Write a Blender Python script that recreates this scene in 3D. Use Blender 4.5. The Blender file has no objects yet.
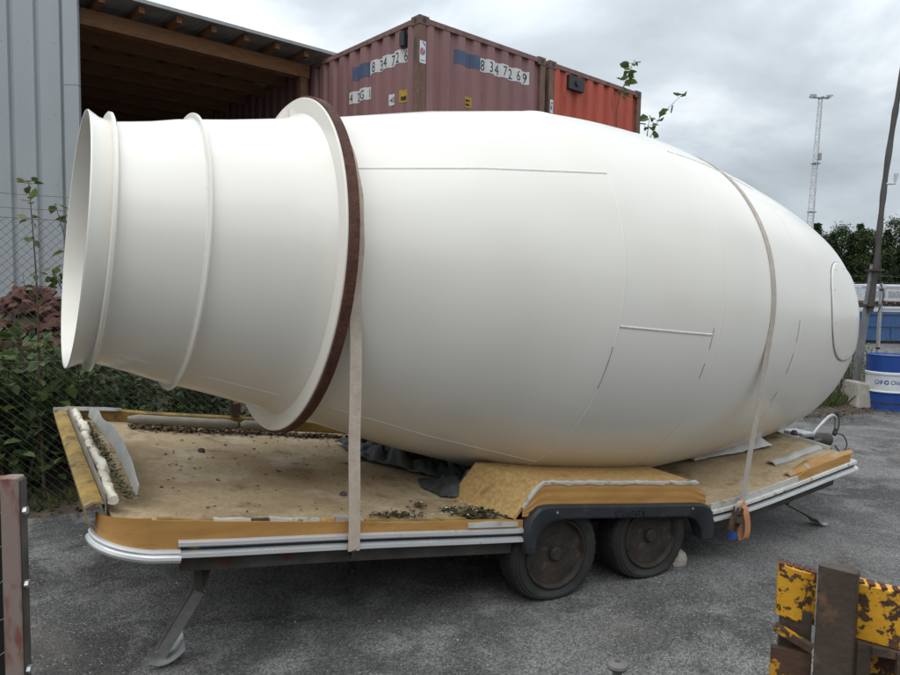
import bpy, bmesh, math, random
from mathutils import Vector, Matrix, noise
R = math.radians
rnd = random.Random(7)
SC = bpy.context.scene
COL = SC.collection

# ---------------------------------------------------------------- camera
CAM_H = 1.7
cd = bpy.data.cameras.new('camera')
cam = bpy.data.objects.new('camera', cd); COL.objects.link(cam)
cd.sensor_width = 36.0; cd.lens = 36.0 * 690.0 / 900.0
cd.clip_start = 0.05; cd.clip_end = 2000
cam.matrix_world = (Matrix.Translation((0, 0, CAM_H)) @ Matrix.Rotation(R(90 - 4.0), 4, 'X') @ Matrix.Rotation(R(1.0), 4, 'Z'))
SC.camera = cam

# ---------------------------------------------------------------- world: overcast sky
W = bpy.data.worlds.new('World'); SC.world = W; W.use_nodes = True
nt = W.node_tree; N = nt.nodes; L = nt.links
for n in list(N): N.remove(n)
SUN_EL, SUN_AZ = 66.0, 205.0      # azimuth clockwise from +Y: behind the camera, a little to the left
def wn(t, **k):
    n = N.new(t)
    for a, b in k.items(): setattr(n, a, b)
    return n
sky = wn('ShaderNodeTexSky', sky_type='NISHITA', sun_disc=False, sun_elevation=R(SUN_EL), sun_rotation=R(SUN_AZ))
tc = wn('ShaderNodeTexCoord'); sep = wn('ShaderNodeSeparateXYZ'); L.new(tc.outputs['Generated'], sep.inputs[0])
za = wn('ShaderNodeMath', operation='ABSOLUTE'); L.new(sep.outputs['Z'], za.inputs[0])
zb = wn('ShaderNodeMath', operation='ADD'); zb.inputs[1].default_value = 0.42; L.new(za.outputs[0], zb.inputs[0])
dx = wn('ShaderNodeMath', operation='DIVIDE'); L.new(sep.outputs['X'], dx.inputs[0]); L.new(zb.outputs[0], dx.inputs[1])
dy = wn('ShaderNodeMath', operation='DIVIDE'); L.new(sep.outputs['Y'], dy.inputs[0]); L.new(zb.outputs[0], dy.inputs[1])
cmb = wn('ShaderNodeCombineXYZ'); L.new(dx.outputs[0], cmb.inputs['X']); L.new(dy.outputs[0], cmb.inputs['Y']); cmb.inputs['Z'].default_value = 3.7
n1 = wn('ShaderNodeTexNoise'); n1.inputs['Scale'].default_value = 1.9; n1.inputs['Detail'].default_value = 7; n1.inputs['Roughness'].default_value = 0.52; n1.inputs['Distortion'].default_value = 0.35
L.new(cmb.outputs[0], n1.inputs['Vector'])
rp = wn('ShaderNodeValToRGB'); L.new(n1.outputs['Fac'], rp.inputs[0])
e = rp.color_ramp.elements
e[0].position = 0.34; e[0].color = (0.36, 0.405, 0.445, 1)
e[1].position = 0.64; e[1].color = (0.78, 0.82, 0.85, 1)
m = rp.color_ramp.elements.new(0.48); m.color = (0.48, 0.535, 0.58, 1)
# an overcast dome is brighter overhead than at the horizon
mr = wn('ShaderNodeMapRange'); L.new(za.outputs[0], mr.inputs['Value']); mr.inputs['From Min'].default_value = 0.0; mr.inputs['From Max'].default_value = 1.0
mr.inputs['To Min'].default_value = 0.92; mr.inputs['To Max'].default_value = 2.3
mul = wn('ShaderNodeVectorMath', operation='SCALE'); L.new(rp.outputs['Color'], mul.inputs[0]); L.new(mr.outputs[0], mul.inputs['Scale'])
b1 = wn('ShaderNodeBackground'); L.new(sky.outputs['Color'], b1.inputs['Color']); b1.inputs['Strength'].default_value = 0.05
b2 = wn('ShaderNodeBackground'); L.new(mul.outputs[0], b2.inputs['Color']); b2.inputs['Strength'].default_value = 1.0
mx = wn('ShaderNodeMixShader'); mx.inputs[0].default_value = 0.92; L.new(b1.outputs[0], mx.inputs[1]); L.new(b2.outputs[0], mx.inputs[2])
wo = wn('ShaderNodeOutputWorld'); L.new(mx.outputs[0], wo.inputs['Surface'])

# ---------------------------------------------------------------- sun (soft, through cloud)
sd = bpy.data.lights.new('sun', 'SUN'); sd.energy = 1.2; sd.angle = R(70); sd.color = (1.0, 0.96, 0.9)
sun = bpy.data.objects.new('sun', sd); COL.objects.link(sun)
sdir = Vector((math.sin(R(SUN_AZ)) * math.cos(R(SUN_EL)), math.cos(R(SUN_AZ)) * math.cos(R(SUN_EL)), math.sin(R(SUN_EL))))
sun.rotation_euler = (-sdir).to_track_quat('-Z', 'Y').to_euler()
SC.view_settings.view_transform = 'Standard'; SC.view_settings.look = 'None'
SC.view_settings.gamma = 1.0; SC.view_settings.use_curve_mapping = False
SC.view_settings.exposure = 0.2

# ---------------------------------------------------------------- helpers: materials
MATS = {}
def material(name, c1, c2=None, scale=4.0, detail=6, lo=0.35, hi=0.65, rough=0.6, rough2=None, metal=0.0, bump=0.0, bscale=40.0,
             spots=(), stretch=None, coat=0.0, island=0.0, spec=0.5, wave=None, trans=0.0):
    """spots: (colour, noise scale, threshold, softness, roughness)"""
    m = bpy.data.materials.new(name); m.use_nodes = True
    t = m.node_tree; nn = t.nodes; ll = t.links
    b = nn['Principled BSDF']
    co = nn.new('ShaderNodeTexCoord'); src = co.outputs['Object']
    if stretch:
        mp = nn.new('ShaderNodeMapping'); mp.inputs['Scale'].default_value = stretch
        ll.new(src, mp.inputs['Vector']); vec = mp.outputs[0]
    else: vec = src
    c2 = c2 or c1
    nz = nn.new('ShaderNodeTexNoise'); nz.inputs['Scale'].default_value = scale; nz.inputs['Detail'].default_value = detail; nz.inputs['Roughness'].default_value = 0.6
    ll.new(vec, nz.inputs['Vector'])
    r = nn.new('ShaderNodeValToRGB'); ll.new(nz.outputs['Fac'], r.inputs[0])
    r.color_ramp.elements[0].position = lo; r.color_ramp.elements[0].color = (*c1, 1)
    r.color_ramp.elements[1].position = hi; r.color_ramp.elements[1].color = (*c2, 1)
    col = r.outputs['Color']
    rv = None
    if rough2 is not None:
        q = nn.new('ShaderNodeMapRange'); ll.new(nz.outputs['Fac'], q.inputs['Value'])
        q.inputs['From Min'].default_value = lo; q.inputs['From Max'].default_value = hi
        q.inputs['To Min'].default_value = rough; q.inputs['To Max'].default_value = rough2; rv = q.outputs[0]
    for i, (sc_, ss, th, soft, sr) in enumerate(spots):
        z = nn.new('ShaderNodeTexNoise'); z.inputs['Scale'].default_value = ss; z.inputs['Detail'].default_value = 8; z.inputs['Roughness'].default_value = 0.62
        of = nn.new('ShaderNodeVectorMath'); of.operation = 'ADD'; of.inputs[1].default_value = (3.1 * (i + 1), 7.7 * i, 1.3)
        ll.new(vec, of.inputs[0]); ll.new(of.outputs[0], z.inputs['Vector'])
        q = nn.new('ShaderNodeMapRange'); ll.new(z.outputs['Fac'], q.inputs['Value'])
        q.inputs['From Min'].default_value = th; q.inputs['From Max'].default_value = th + soft
        x = nn.new('ShaderNodeMix'); x.data_type = 'RGBA'
        ll.new(q.outputs[0], x.inputs[0]); ll.new(col, x.inputs[6]); x.inputs[7].default_value = (*sc_, 1); col = x.outputs[2]
        if sr is not None:
            y = nn.new('ShaderNodeMix'); y.data_type = 'FLOAT'; ll.new(q.outputs[0], y.inputs[0])
            if rv is None: y.inputs[2].default_value = rough
            else: ll.new(rv, y.inputs[2])
            y.inputs[3].default_value = sr; rv = y.outputs[0]
    if island > 0:
        g = nn.new('ShaderNodeNewGeometry'); hs = nn.new('ShaderNodeHueSaturation')
        q = nn.new('ShaderNodeMapRange'); ll.new(g.outputs['Random Per Island'], q.inputs['Value'])
        q.inputs['To Min'].default_value = 1 - island; q.inputs['To Max'].default_value = 1 + island
        ll.new(q.outputs[0], hs.inputs['Value']); 
        q2 = nn.new('ShaderNodeMapRange'); ll.new(g.outputs['Random Per Island'], q2.inputs['Value'])
        q2.inputs['To Min'].default_value = 0.515; q2.inputs['To Max'].default_value = 0.48
        ll.new(q2.outputs[0], hs.inputs['Hue']); ll.new(col, hs.inputs['Color']); col = hs.outputs[0]
    ll.new(col, b.inputs['Base Color'])
    if rv is not None: ll.new(rv, b.inputs['Roughness'])
    else: b.inputs['Roughness'].default_value = rough
    b.inputs['Metallic'].default_value = metal
    b.inputs['Specular IOR Level'].default_value = spec
    if coat: b.inputs['Coat Weight'].default_value = coat; b.inputs['Coat Roughness'].default_value = 0.06
    if bump:
        z = nn.new('ShaderNodeTexNoise'); z.inputs['Scale'].default_value = bscale; z.inputs['Detail'].default_value = 5
        ll.new(vec, z.inputs['Vector'])
        bp = nn.new('ShaderNodeBump'); bp.inputs['Strength'].default_value = bump; bp.inputs['Distance'].default_value = 0.01
        ll.new(z.outputs['Fac'], bp.inputs['Height']); ll.new(bp.outputs[0], b.inputs['Normal'])
    if trans > 0:
        tl = nn.new('ShaderNodeBsdfTranslucent'); ll.new(col, tl.inputs['Color'])
        ms = nn.new('ShaderNodeMixShader'); ms.inputs[0].default_value = trans
        ll.new(b.outputs[0], ms.inputs[1]); ll.new(tl.outputs[0], ms.inputs[2]); ll.new(ms.outputs[0], nn['Material Output'].inputs['Surface'])
    MATS[name] = m
    return m

RUST = (0.10, 0.035, 0.018)
material('drum_white', (0.775, 0.735, 0.66), (0.83, 0.80, 0.735), scale=1.1, detail=2, lo=0.25, hi=0.6, rough=0.21, rough2=0.26, bump=0.03, bscale=2.0, coat=0.2)
material('joint_grey', (0.56, 0.53, 0.47), (0.68, 0.65, 0.58), scale=10, rough=0.6)  # pale grey-beige of the seam joints and hatch bolts
material('weld_white', (0.84, 0.82, 0.77), (0.76, 0.74, 0.68), scale=30, rough=0.35, bump=0.3, bscale=60)
material('seam_dark', (0.16, 0.14, 0.12), (0.32, 0.30, 0.27), scale=14, rough=0.7)
material('rust_track', (0.060, 0.022, 0.014), (0.125, 0.045, 0.025), scale=9, rough=0.82, bump=0.5, bscale=60, spots=(((0.04, 0.016, 0.012), 22, 0.55, 0.12, 0.9),))
material('chipboard', (0.34, 0.25, 0.145), (0.48, 0.375, 0.235), scale=38, detail=8, lo=0.3, hi=0.7, rough=0.85, bump=0.25, bscale=90,
         spots=(((0.26, 0.175, 0.092), 1.9, 0.48, 0.22, 0.8), ((0.54, 0.465, 0.345), 3.0, 0.54, 0.2, None), ((0.13, 0.088, 0.05), 4.2, 0.57, 0.14, 0.7), ((0.075, 0.058, 0.038), 40, 0.68, 0.06, None)))
material('chipboard_orange', (0.40, 0.24, 0.085), (0.56, 0.37, 0.15), scale=45, detail=8, rough=0.8, bump=0.35, bscale=80, spots=(((0.20, 0.11, 0.04), 7, 0.60, 0.15, None),))
material('ochre_panel', (0.40, 0.20, 0.05), (0.50, 0.27, 0.085), scale=3, rough=0.42, bump=0.03, bscale=9, stretch=(1, 1, 5), spots=(((0.20, 0.095, 0.03), 5, 0.58, 0.2, 0.6), ((0.62, 0.50, 0.33), 11, 0.66, 0.06, None)))
material('ochre_worn', (0.36, 0.19, 0.055), (0.48, 0.27, 0.09), scale=6, rough=0.6, bump=0.5, bscale=30, spots=(((0.40, 0.36, 0.30), 7, 0.54, 0.05, 0.8), ((0.14, 0.075, 0.03), 9, 0.56, 0.12, 0.8)))
material('yellow_board', (0.17, 0.115, 0.045), (0.40, 0.26, 0.06), scale=6, rough=0.75, bump=0.4, bscale=60, spots=(((0.10, 0.075, 0.04), 12, 0.54, 0.12, None), ((0.30, 0.26, 0.18), 5, 0.58, 0.12, None)))
material('chrome_trim', (0.74, 0.74, 0.74), (0.60, 0.60, 0.60), scale=6, rough=0.25, rough2=0.42, metal=0.6, bump=0.05, bscale=20, spots=(((0.24, 0.22, 0.19), 14, 0.63, 0.12, 0.7),))
material('pale_trim', (0.60, 0.59, 0.56), (0.46, 0.45, 0.42), scale=8, rough=0.5, spots=(((0.22, 0.18, 0.13), 11, 0.56, 0.1, None), ((0.36, 0.22, 0.09), 6, 0.60, 0.08, None)))
material('foam_white', (0.66, 0.60, 0.47), (0.76, 0.72, 0.62), scale=10, rough=0.9, bump=0.6, bscale=50, spots=(((0.30, 0.235, 0.15), 8, 0.52, 0.12, None),))
material('bent_sheet', (0.34, 0.345, 0.33), (0.46, 0.46, 0.44), scale=7, rough=0.5, bump=0.2, bscale=14, spots=(((0.22, 0.20, 0.15), 8, 0.62, 0.12, None),))
material('grey_vinyl', (0.20, 0.185, 0.155), (0.29, 0.27, 0.23), scale=5, rough=0.6, bump=0.3, bscale=12)
material('dark_plastic', (0.012, 0.014, 0.018), (0.024, 0.027, 0.032), scale=7, rough=0.5, rough2=0.65, bump=0.15, bscale=120, spots=(((0.09, 0.085, 0.075), 9, 0.62, 0.2, 0.8),))
material('rubber', (0.015, 0.0145, 0.014), (0.028, 0.026, 0.024), scale=8, rough=0.75, bump=0.2, bscale=80, spots=(((0.075, 0.066, 0.055), 5, 0.60, 0.25, 0.9),))
material('rim_steel', (0.022, 0.018, 0.016), (0.05, 0.038, 0.03), scale=12, rough=0.7, metal=0.2, bump=0.3, bscale=60, spots=(((0.13, 0.085, 0.055), 18, 0.60, 0.1, 0.9),))
material('chassis', (0.045, 0.042, 0.038), (0.09, 0.08, 0.07), scale=8, rough=0.75, spots=((RUST, 12, 0.56, 0.12, 0.9),))
material('galvanised', (0.40, 0.41, 0.41), (0.52, 0.53, 0.53), scale=13, rough=0.45, metal=0.55, spots=(((0.20, 0.17, 0.14), 9, 0.60, 0.15, 0.7),))
material('steady_steel', (0.17, 0.165, 0.155), (0.27, 0.265, 0.25), scale=9, rough=0.6, metal=0.4, spots=(((0.11, 0.06, 0.035), 7, 0.55, 0.12, 0.85),))
material('webbing', (0.48, 0.385, 0.305), (0.58, 0.49, 0.40), scale=22, rough=0.9, bump=0.3, bscale=160, spots=(((0.32, 0.25, 0.19), 6, 0.58, 0.2, None),))
material('webbing_grey', (0.46, 0.405, 0.345), (0.55, 0.495, 0.43), scale=22, rough=0.9, bump=0.3, bscale=160)
material('webbing_orange', (0.46, 0.17, 0.06), (0.56, 0.28, 0.14), scale=12, rough=0.9, bump=0.5, bscale=150, spots=(((0.30, 0.20, 0.13), 9, 0.56, 0.15, None),))
material('blue_plastic', (0.02, 0.06, 0.28), rough=0.4)
material('tarp', (0.034, 0.038, 0.040), (0.075, 0.082, 0.085), scale=9, rough=0.38, rough2=0.6, bump=0.3, bscale=18)
material('white_sheet', (0.62, 0.62, 0.62), (0.72, 0.72, 0.72), scale=8, rough=0.45, bump=0.3, bscale=20)
material('litter', (0.035, 0.026, 0.018), (0.11, 0.075, 0.04), scale=15, rough=0.95, island=0.6)
material('moss', (0.035, 0.045, 0.015), (0.08, 0.085, 0.04), scale=30, rough=0.95, island=0.4)
material('paint_flake', (0.62, 0.60, 0.55), rough=0.8)
material('container_maroon', (0.225, 0.108, 0.108), (0.27, 0.138, 0.135), scale=3.5, rough=0.62, bump=0.06, bscale=14, stretch=(1, 1, 0.25),
         spots=(((0.28, 0.17, 0.162), 2.2, 0.54, 0.25, None), ((0.085, 0.038, 0.03), 9, 0.66, 0.08, 0.85)))
material('container_red', (0.40, 0.062, 0.032), (0.47, 0.09, 0.048), scale=3.5, rough=0.6, bump=0.06, bscale=14, stretch=(1, 1, 0.3),
         spots=(((0.16, 0.045, 0.028), 3.2, 0.60, 0.10, 0.8), ((0.09, 0.03, 0.02), 8, 0.64, 0.06, 0.9)))
material('container_frame', (0.13, 0.075, 0.055), (0.20, 0.115, 0.085), scale=10, rough=0.8, bump=0.2, bscale=30, stretch=(1, 1, 0.4), spots=(((0.075, 0.058, 0.045), 7, 0.52, 0.15, None), ((0.30, 0.21, 0.16), 12, 0.66, 0.08, None)))
material('container_rail', (0.19, 0.095, 0.09), (0.25, 0.135, 0.125), scale=8, rough=0.75, spots=(((0.085, 0.066, 0.05), 6, 0.50, 0.2, None),))
material('print_white', (0.66, 0.66, 0.65), (0.58, 0.58, 0.57), scale=10, rough=0.6, spots=(((0.36, 0.33, 0.31), 20, 0.66, 0.1, None),))
material('print_black', (0.022, 0.022, 0.024), rough=0.6)
material('print_blue', (0.050, 0.075, 0.145), (0.075, 0.10, 0.17), scale=8, rough=0.6)
material('sticker_yellow', (0.50, 0.30, 0.02), (0.42, 0.24, 0.02), scale=20, rough=0.6)
material('sticker_white', (0.68, 0.68, 0.70), rough=0.5)
material('sticker_red', (0.55, 0.10, 0.06), rough=0.5)
material('sticker_blue', (0.06, 0.14, 0.38), rough=0.5)
material('black_box', (0.018, 0.018, 0.02), rough=0.5)
material('timber', (0.19, 0.085, 0.038), (0.28, 0.14, 0.065), scale=6, rough=0.8, stretch=(1, 8, 8), bump=0.2, bscale=30)
material('timber_old', (0.15, 0.075, 0.038), (0.22, 0.115, 0.06), scale=5, rough=0.85, stretch=(1, 8, 8))
material('dark_boards', (0.05, 0.035, 0.026), (0.085, 0.06, 0.045), scale=3, rough=0.9)
material('roof_sheet', (0.26, 0.27, 0.27), (0.36, 0.37, 0.37), scale=4, rough=0.6, spots=(((0.16, 0.15, 0.13), 5, 0.58, 0.2, None),))
material('cladding', (0.325, 0.345, 0.36), (0.355, 0.375, 0.39), scale=1.4, rough=0.5, bump=0.02, bscale=6, stretch=(1, 1, 0.3), spots=(((0.235, 0.245, 0.245), 2.5, 0.60, 0.25, 0.65),))
material('shade_hall_cladding', (0.22, 0.215, 0.205), (0.26, 0.255, 0.245), scale=1.4, rough=0.6)
material('cladding_trim', (0.335, 0.355, 0.37), (0.365, 0.385, 0.40), scale=2, rough=0.5)
material('fence_wire', (0.09, 0.094, 0.09), (0.15, 0.15, 0.143), scale=8, rough=0.55, metal=0.5)
material('fence_post', (0.36, 0.37, 0.37), (0.46, 0.47, 0.47), scale=9, rough=0.5, metal=0.4)
material('bark', (0.07, 0.05, 0.035), (0.13, 0.10, 0.07), scale=14, rough=0.95, bump=0.4, bscale=30)
material('leaf_dark', (0.045, 0.082, 0.022), (0.070, 0.115, 0.034), scale=2, rough=0.45, island=0.45, trans=0.25)
material('leaf_mid', (0.080, 0.130, 0.034), (0.115, 0.175, 0.05), scale=2, rough=0.45, island=0.45, trans=0.3)
material('leaf_light', (0.10, 0.15, 0.035), (0.15, 0.20, 0.055), scale=2, rough=0.45, island=0.4, trans=0.3)
material('needle', (0.032, 0.052, 0.026), (0.048, 0.073, 0.034), scale=1, rough=0.9, island=0.25, spec=0.1)
material('needle_light', (0.052, 0.074, 0.030), (0.078, 0.102, 0.044), scale=1, rough=0.9, island=0.25, spec=0.1)
material('grass', (0.055, 0.085, 0.022), (0.12, 0.13, 0.04), scale=6, rough=0.8, island=0.4, trans=0.2)
material('brick_red', (0.085, 0.035, 0.027), (0.14, 0.062, 0.046), scale=12, rough=0.9, bump=0.5, bscale=40, spots=(((0.40, 0.30, 0.24), 9, 0.62, 0.1, None),))
material('drum_blue', (0.012, 0.055, 0.25), (0.018, 0.07, 0.29), scale=6, rough=0.4, spots=(((0.05, 0.04, 0.05), 10, 0.66, 0.08, 0.7),))
material('drum_band', (0.60, 0.63, 0.66), (0.68, 0.70, 0.72), scale=6, rough=0.45, spots=(((0.36, 0.33, 0.30), 8, 0.62, 0.1, None),))
material('rusty_lid', (0.20, 0.11, 0.06), (0.28, 0.18, 0.11), scale=8, rough=0.8)
material('concrete', (0.30, 0.275, 0.24), (0.42, 0.39, 0.35), scale=8, rough=0.9, bump=0.6, bscale=30, spots=(((0.16, 0.13, 0.10), 6, 0.58, 0.15, None),))
material('pole_steel', (0.22, 0.235, 0.25), (0.30, 0.315, 0.33), scale=6, rough=0.55, metal=0.3)
material('pole_dark', (0.055, 0.052, 0.05), (0.10, 0.092, 0.085), scale=10, rough=0.8, stretch=(1, 1, 0.2), bump=0.3, bscale=20)
material('far_blue', (0.022, 0.085, 0.24), (0.032, 0.105, 0.28), scale=2, rough=0.55)
material('far_white', (0.52, 0.54, 0.57), (0.68, 0.69, 0.71), scale=5, rough=0.5)
material('far_grey', (0.26, 0.27, 0.28), (0.36, 0.36, 0.37), scale=6, rough=0.7)
material('far_print', (0.24, 0.25, 0.29), (0.50, 0.51, 0.54), scale=16, rough=0.6, lo=0.45, hi=0.55)
material('mast_white', (0.52, 0.53, 0.54), rough=0.5)
material('lamp_grey', (0.28, 0.285, 0.29), rough=0.5)
material('yellow_paint', (0.60, 0.29, 0.012), (0.68, 0.35, 0.02), scale=8, rough=0.5, bump=0.25, bscale=40, spots=(((0.062, 0.030, 0.018), 13, 0.53, 0.03, 0.85), ((0.10, 0.05, 0.026), 34, 0.56, 0.04, 0.85)))
material('yellow_rusty', (0.055, 0.030, 0.018), (0.085, 0.045, 0.026), scale=9, rough=0.8, bump=0.4, bscale=40, spots=(((0.56, 0.27, 0.012), 8, 0.55, 0.03, 0.5),))
material('steel_brown', (0.060, 0.042, 0.032), (0.10, 0.075, 0.058), scale=7, rough=0.62, metal=0.3, bump=0.3, bscale=45, spots=(((0.20, 0.105, 0.062), 10, 0.57, 0.1, 0.85), ((0.035, 0.035, 0.036), 6, 0.54, 0.12, 0.5)))
material('red_oxide', (0.20, 0.070, 0.050), (0.26, 0.19, 0.165), scale=10, lo=0.47, hi=0.53, rough=0.7, stretch=(1, 1, 0.35), bump=0.2, bscale=60, spots=(((0.24, 0.23, 0.21), 7, 0.5, 0.2, None),))
material('black_panel', (0.006, 0.006, 0.007), (0.011, 0.011, 0.012), scale=5, rough=0.45)
material('zinc', (0.55, 0.56, 0.57), rough=0.35, metal=0.8)
material('stake_grey', (0.13, 0.125, 0.12), (0.19, 0.185, 0.175), scale=16, rough=0.6, metal=0.3)
material('soil', (0.045, 0.034, 0.024), (0.095, 0.074, 0.052), scale=9, rough=1.0, bump=0.8, bscale=25, spots=(((0.055, 0.06, 0.025), 3, 0.56, 0.12, None), ((0.17, 0.14, 0.105), 14, 0.62, 0.08, None)))

# asphalt: aggregate speckle, worn and damp patches, hairline cracks
def asphalt():
    m = bpy.data.materials.new('asphalt'); m.use_nodes = True
    t = m.node_tree; nn = t.nodes; ll = t.links; b = nn['Principled BSDF']
    co = nn.new('ShaderNodeTexCoord'); v = co.outputs['Object']
    def noise_(s, d=6, rgh=0.6, off=(0, 0, 0), dist=0.0):
        o = nn.new('ShaderNodeVectorMath'); o.operation = 'ADD'; o.inputs[1].default_value = off; ll.new(v, o.inputs[0])
        z = nn.new('ShaderNodeTexNoise'); z.inputs['Scale'].default_value = s; z.inputs['Detail'].default_value = d; z.inputs['Roughness'].default_value = rgh; z.inputs['Distortion'].default_value = dist
        ll.new(o.outputs[0], z.inputs['Vector']); return z.outputs['Fac']
    def rng_(x, a, c, lo, hi):
        q = nn.new('ShaderNodeMapRange'); ll.new(x, q.inputs['Value'])
        for k, val in zip(('From Min', 'From Max', 'To Min', 'To Max'), (a, c, lo, hi)): q.inputs[k].default_value = val
        return q.outputs[0]
    def mix_(f, a, c):
        x = nn.new('ShaderNodeMix'); x.data_type = 'RGBA'; ll.new(f, x.inputs[0])
        for sck, val in ((6, a), (7, c)):
            if isinstance(val, tuple): x.inputs[sck].default_value = (*val, 1)
            else: ll.new(val, x.inputs[sck])
        return x.outputs[2]
    big = noise_(0.42, 5, 0.55, (4.3, 1.2, 0), 0.6)
    col = mix_(rng_(big, 0.40, 0.62, 0, 1), (0.056, 0.054, 0.052), (0.145, 0.143, 0.141))
    mid = noise_(2.6, 7, 0.65, (1, 9, 0), 0.4)
    col = mix_(rng_(mid, 0.46, 0.62, 0, 0.85), col, (0.20, 0.196, 0.191))
    dk = noise_(1.5, 8, 0.7, (11, 3, 0), 0.8)
    col = mix_(rng_(dk, 0.54, 0.64, 0, 0.8), col, (0.048, 0.046, 0.044))
    vo = nn.new('ShaderNodeTexVoronoi'); vo.inputs['Scale'].default_value = 120; ll.new(v, vo.inputs['Vector'])
    bw = nn.new('ShaderNodeRGBToBW'); ll.new(vo.outputs['Color'], bw.inputs[0])
    mm = nn.new('ShaderNodeMix'); mm.data_type = 'RGBA'; mm.blend_type = 'MULTIPLY'; mm.inputs[0].default_value = 1.0
    gr = nn.new('ShaderNodeCombineXYZ'); g = rng_(bw.outputs[0], 0.2, 0.85, 0.55, 1.55)
    for k in range(3): ll.new(g, gr.inputs[k])
    ll.new(col, mm.inputs[6]); ll.new(gr.outputs[0], mm.inputs[7]); col = mm.outputs[2]
    # larger pale chippings
    v2 = nn.new('ShaderNodeTexVoronoi'); v2.inputs['Scale'].default_value = 62; ll.new(v, v2.inputs['Vector'])
    w2 = nn.new('ShaderNodeSeparateColor'); ll.new(v2.outputs['Color'], w2.inputs[0])
    near = rng_(v2.outputs['Distance'], 0.26, 0.40, 1, 0); pick = rng_(w2.outputs[0], 0.80, 0.84, 0, 1)
    an = nn.new('ShaderNodeMath'); an.operation = 'MULTIPLY'; ll.new(near, an.inputs[0]); ll.new(pick, an.inputs[1])
    col = mix_(an.outputs[0], col, (0.27, 0.26, 0.245))
    # dust and grit with a warm tone in places
    du = noise_(0.9, 6, 0.6, (21, 4, 0), 0.3)
    col = mix_(rng_(du, 0.58, 0.74, 0, 0.5), col, (0.20, 0.175, 0.145))
    ll.new(col, b.inputs['Base Color'])
    ll.new(rng_(mid, 0.35, 0.65, 0.72, 0.95), b.inputs['Roughness'])
    h = nn.new('ShaderNodeMath'); h.operation = 'ADD'; ll.new(rng_(vo.outputs['Distance'], 0, 0.6, 1, 0), h.inputs[0]); ll.new(noise_(30, 5), h.inputs[1])
    bp = nn.new('ShaderNodeBump'); bp.inputs['Strength'].default_value = 0.7; bp.inputs['Distance'].default_value = 0.008
    ll.new(h.outputs[0], bp.inputs['Height']); ll.new(bp.outputs[0], b.inputs['Normal'])
    MATS['asphalt'] = m
asphalt()

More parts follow.
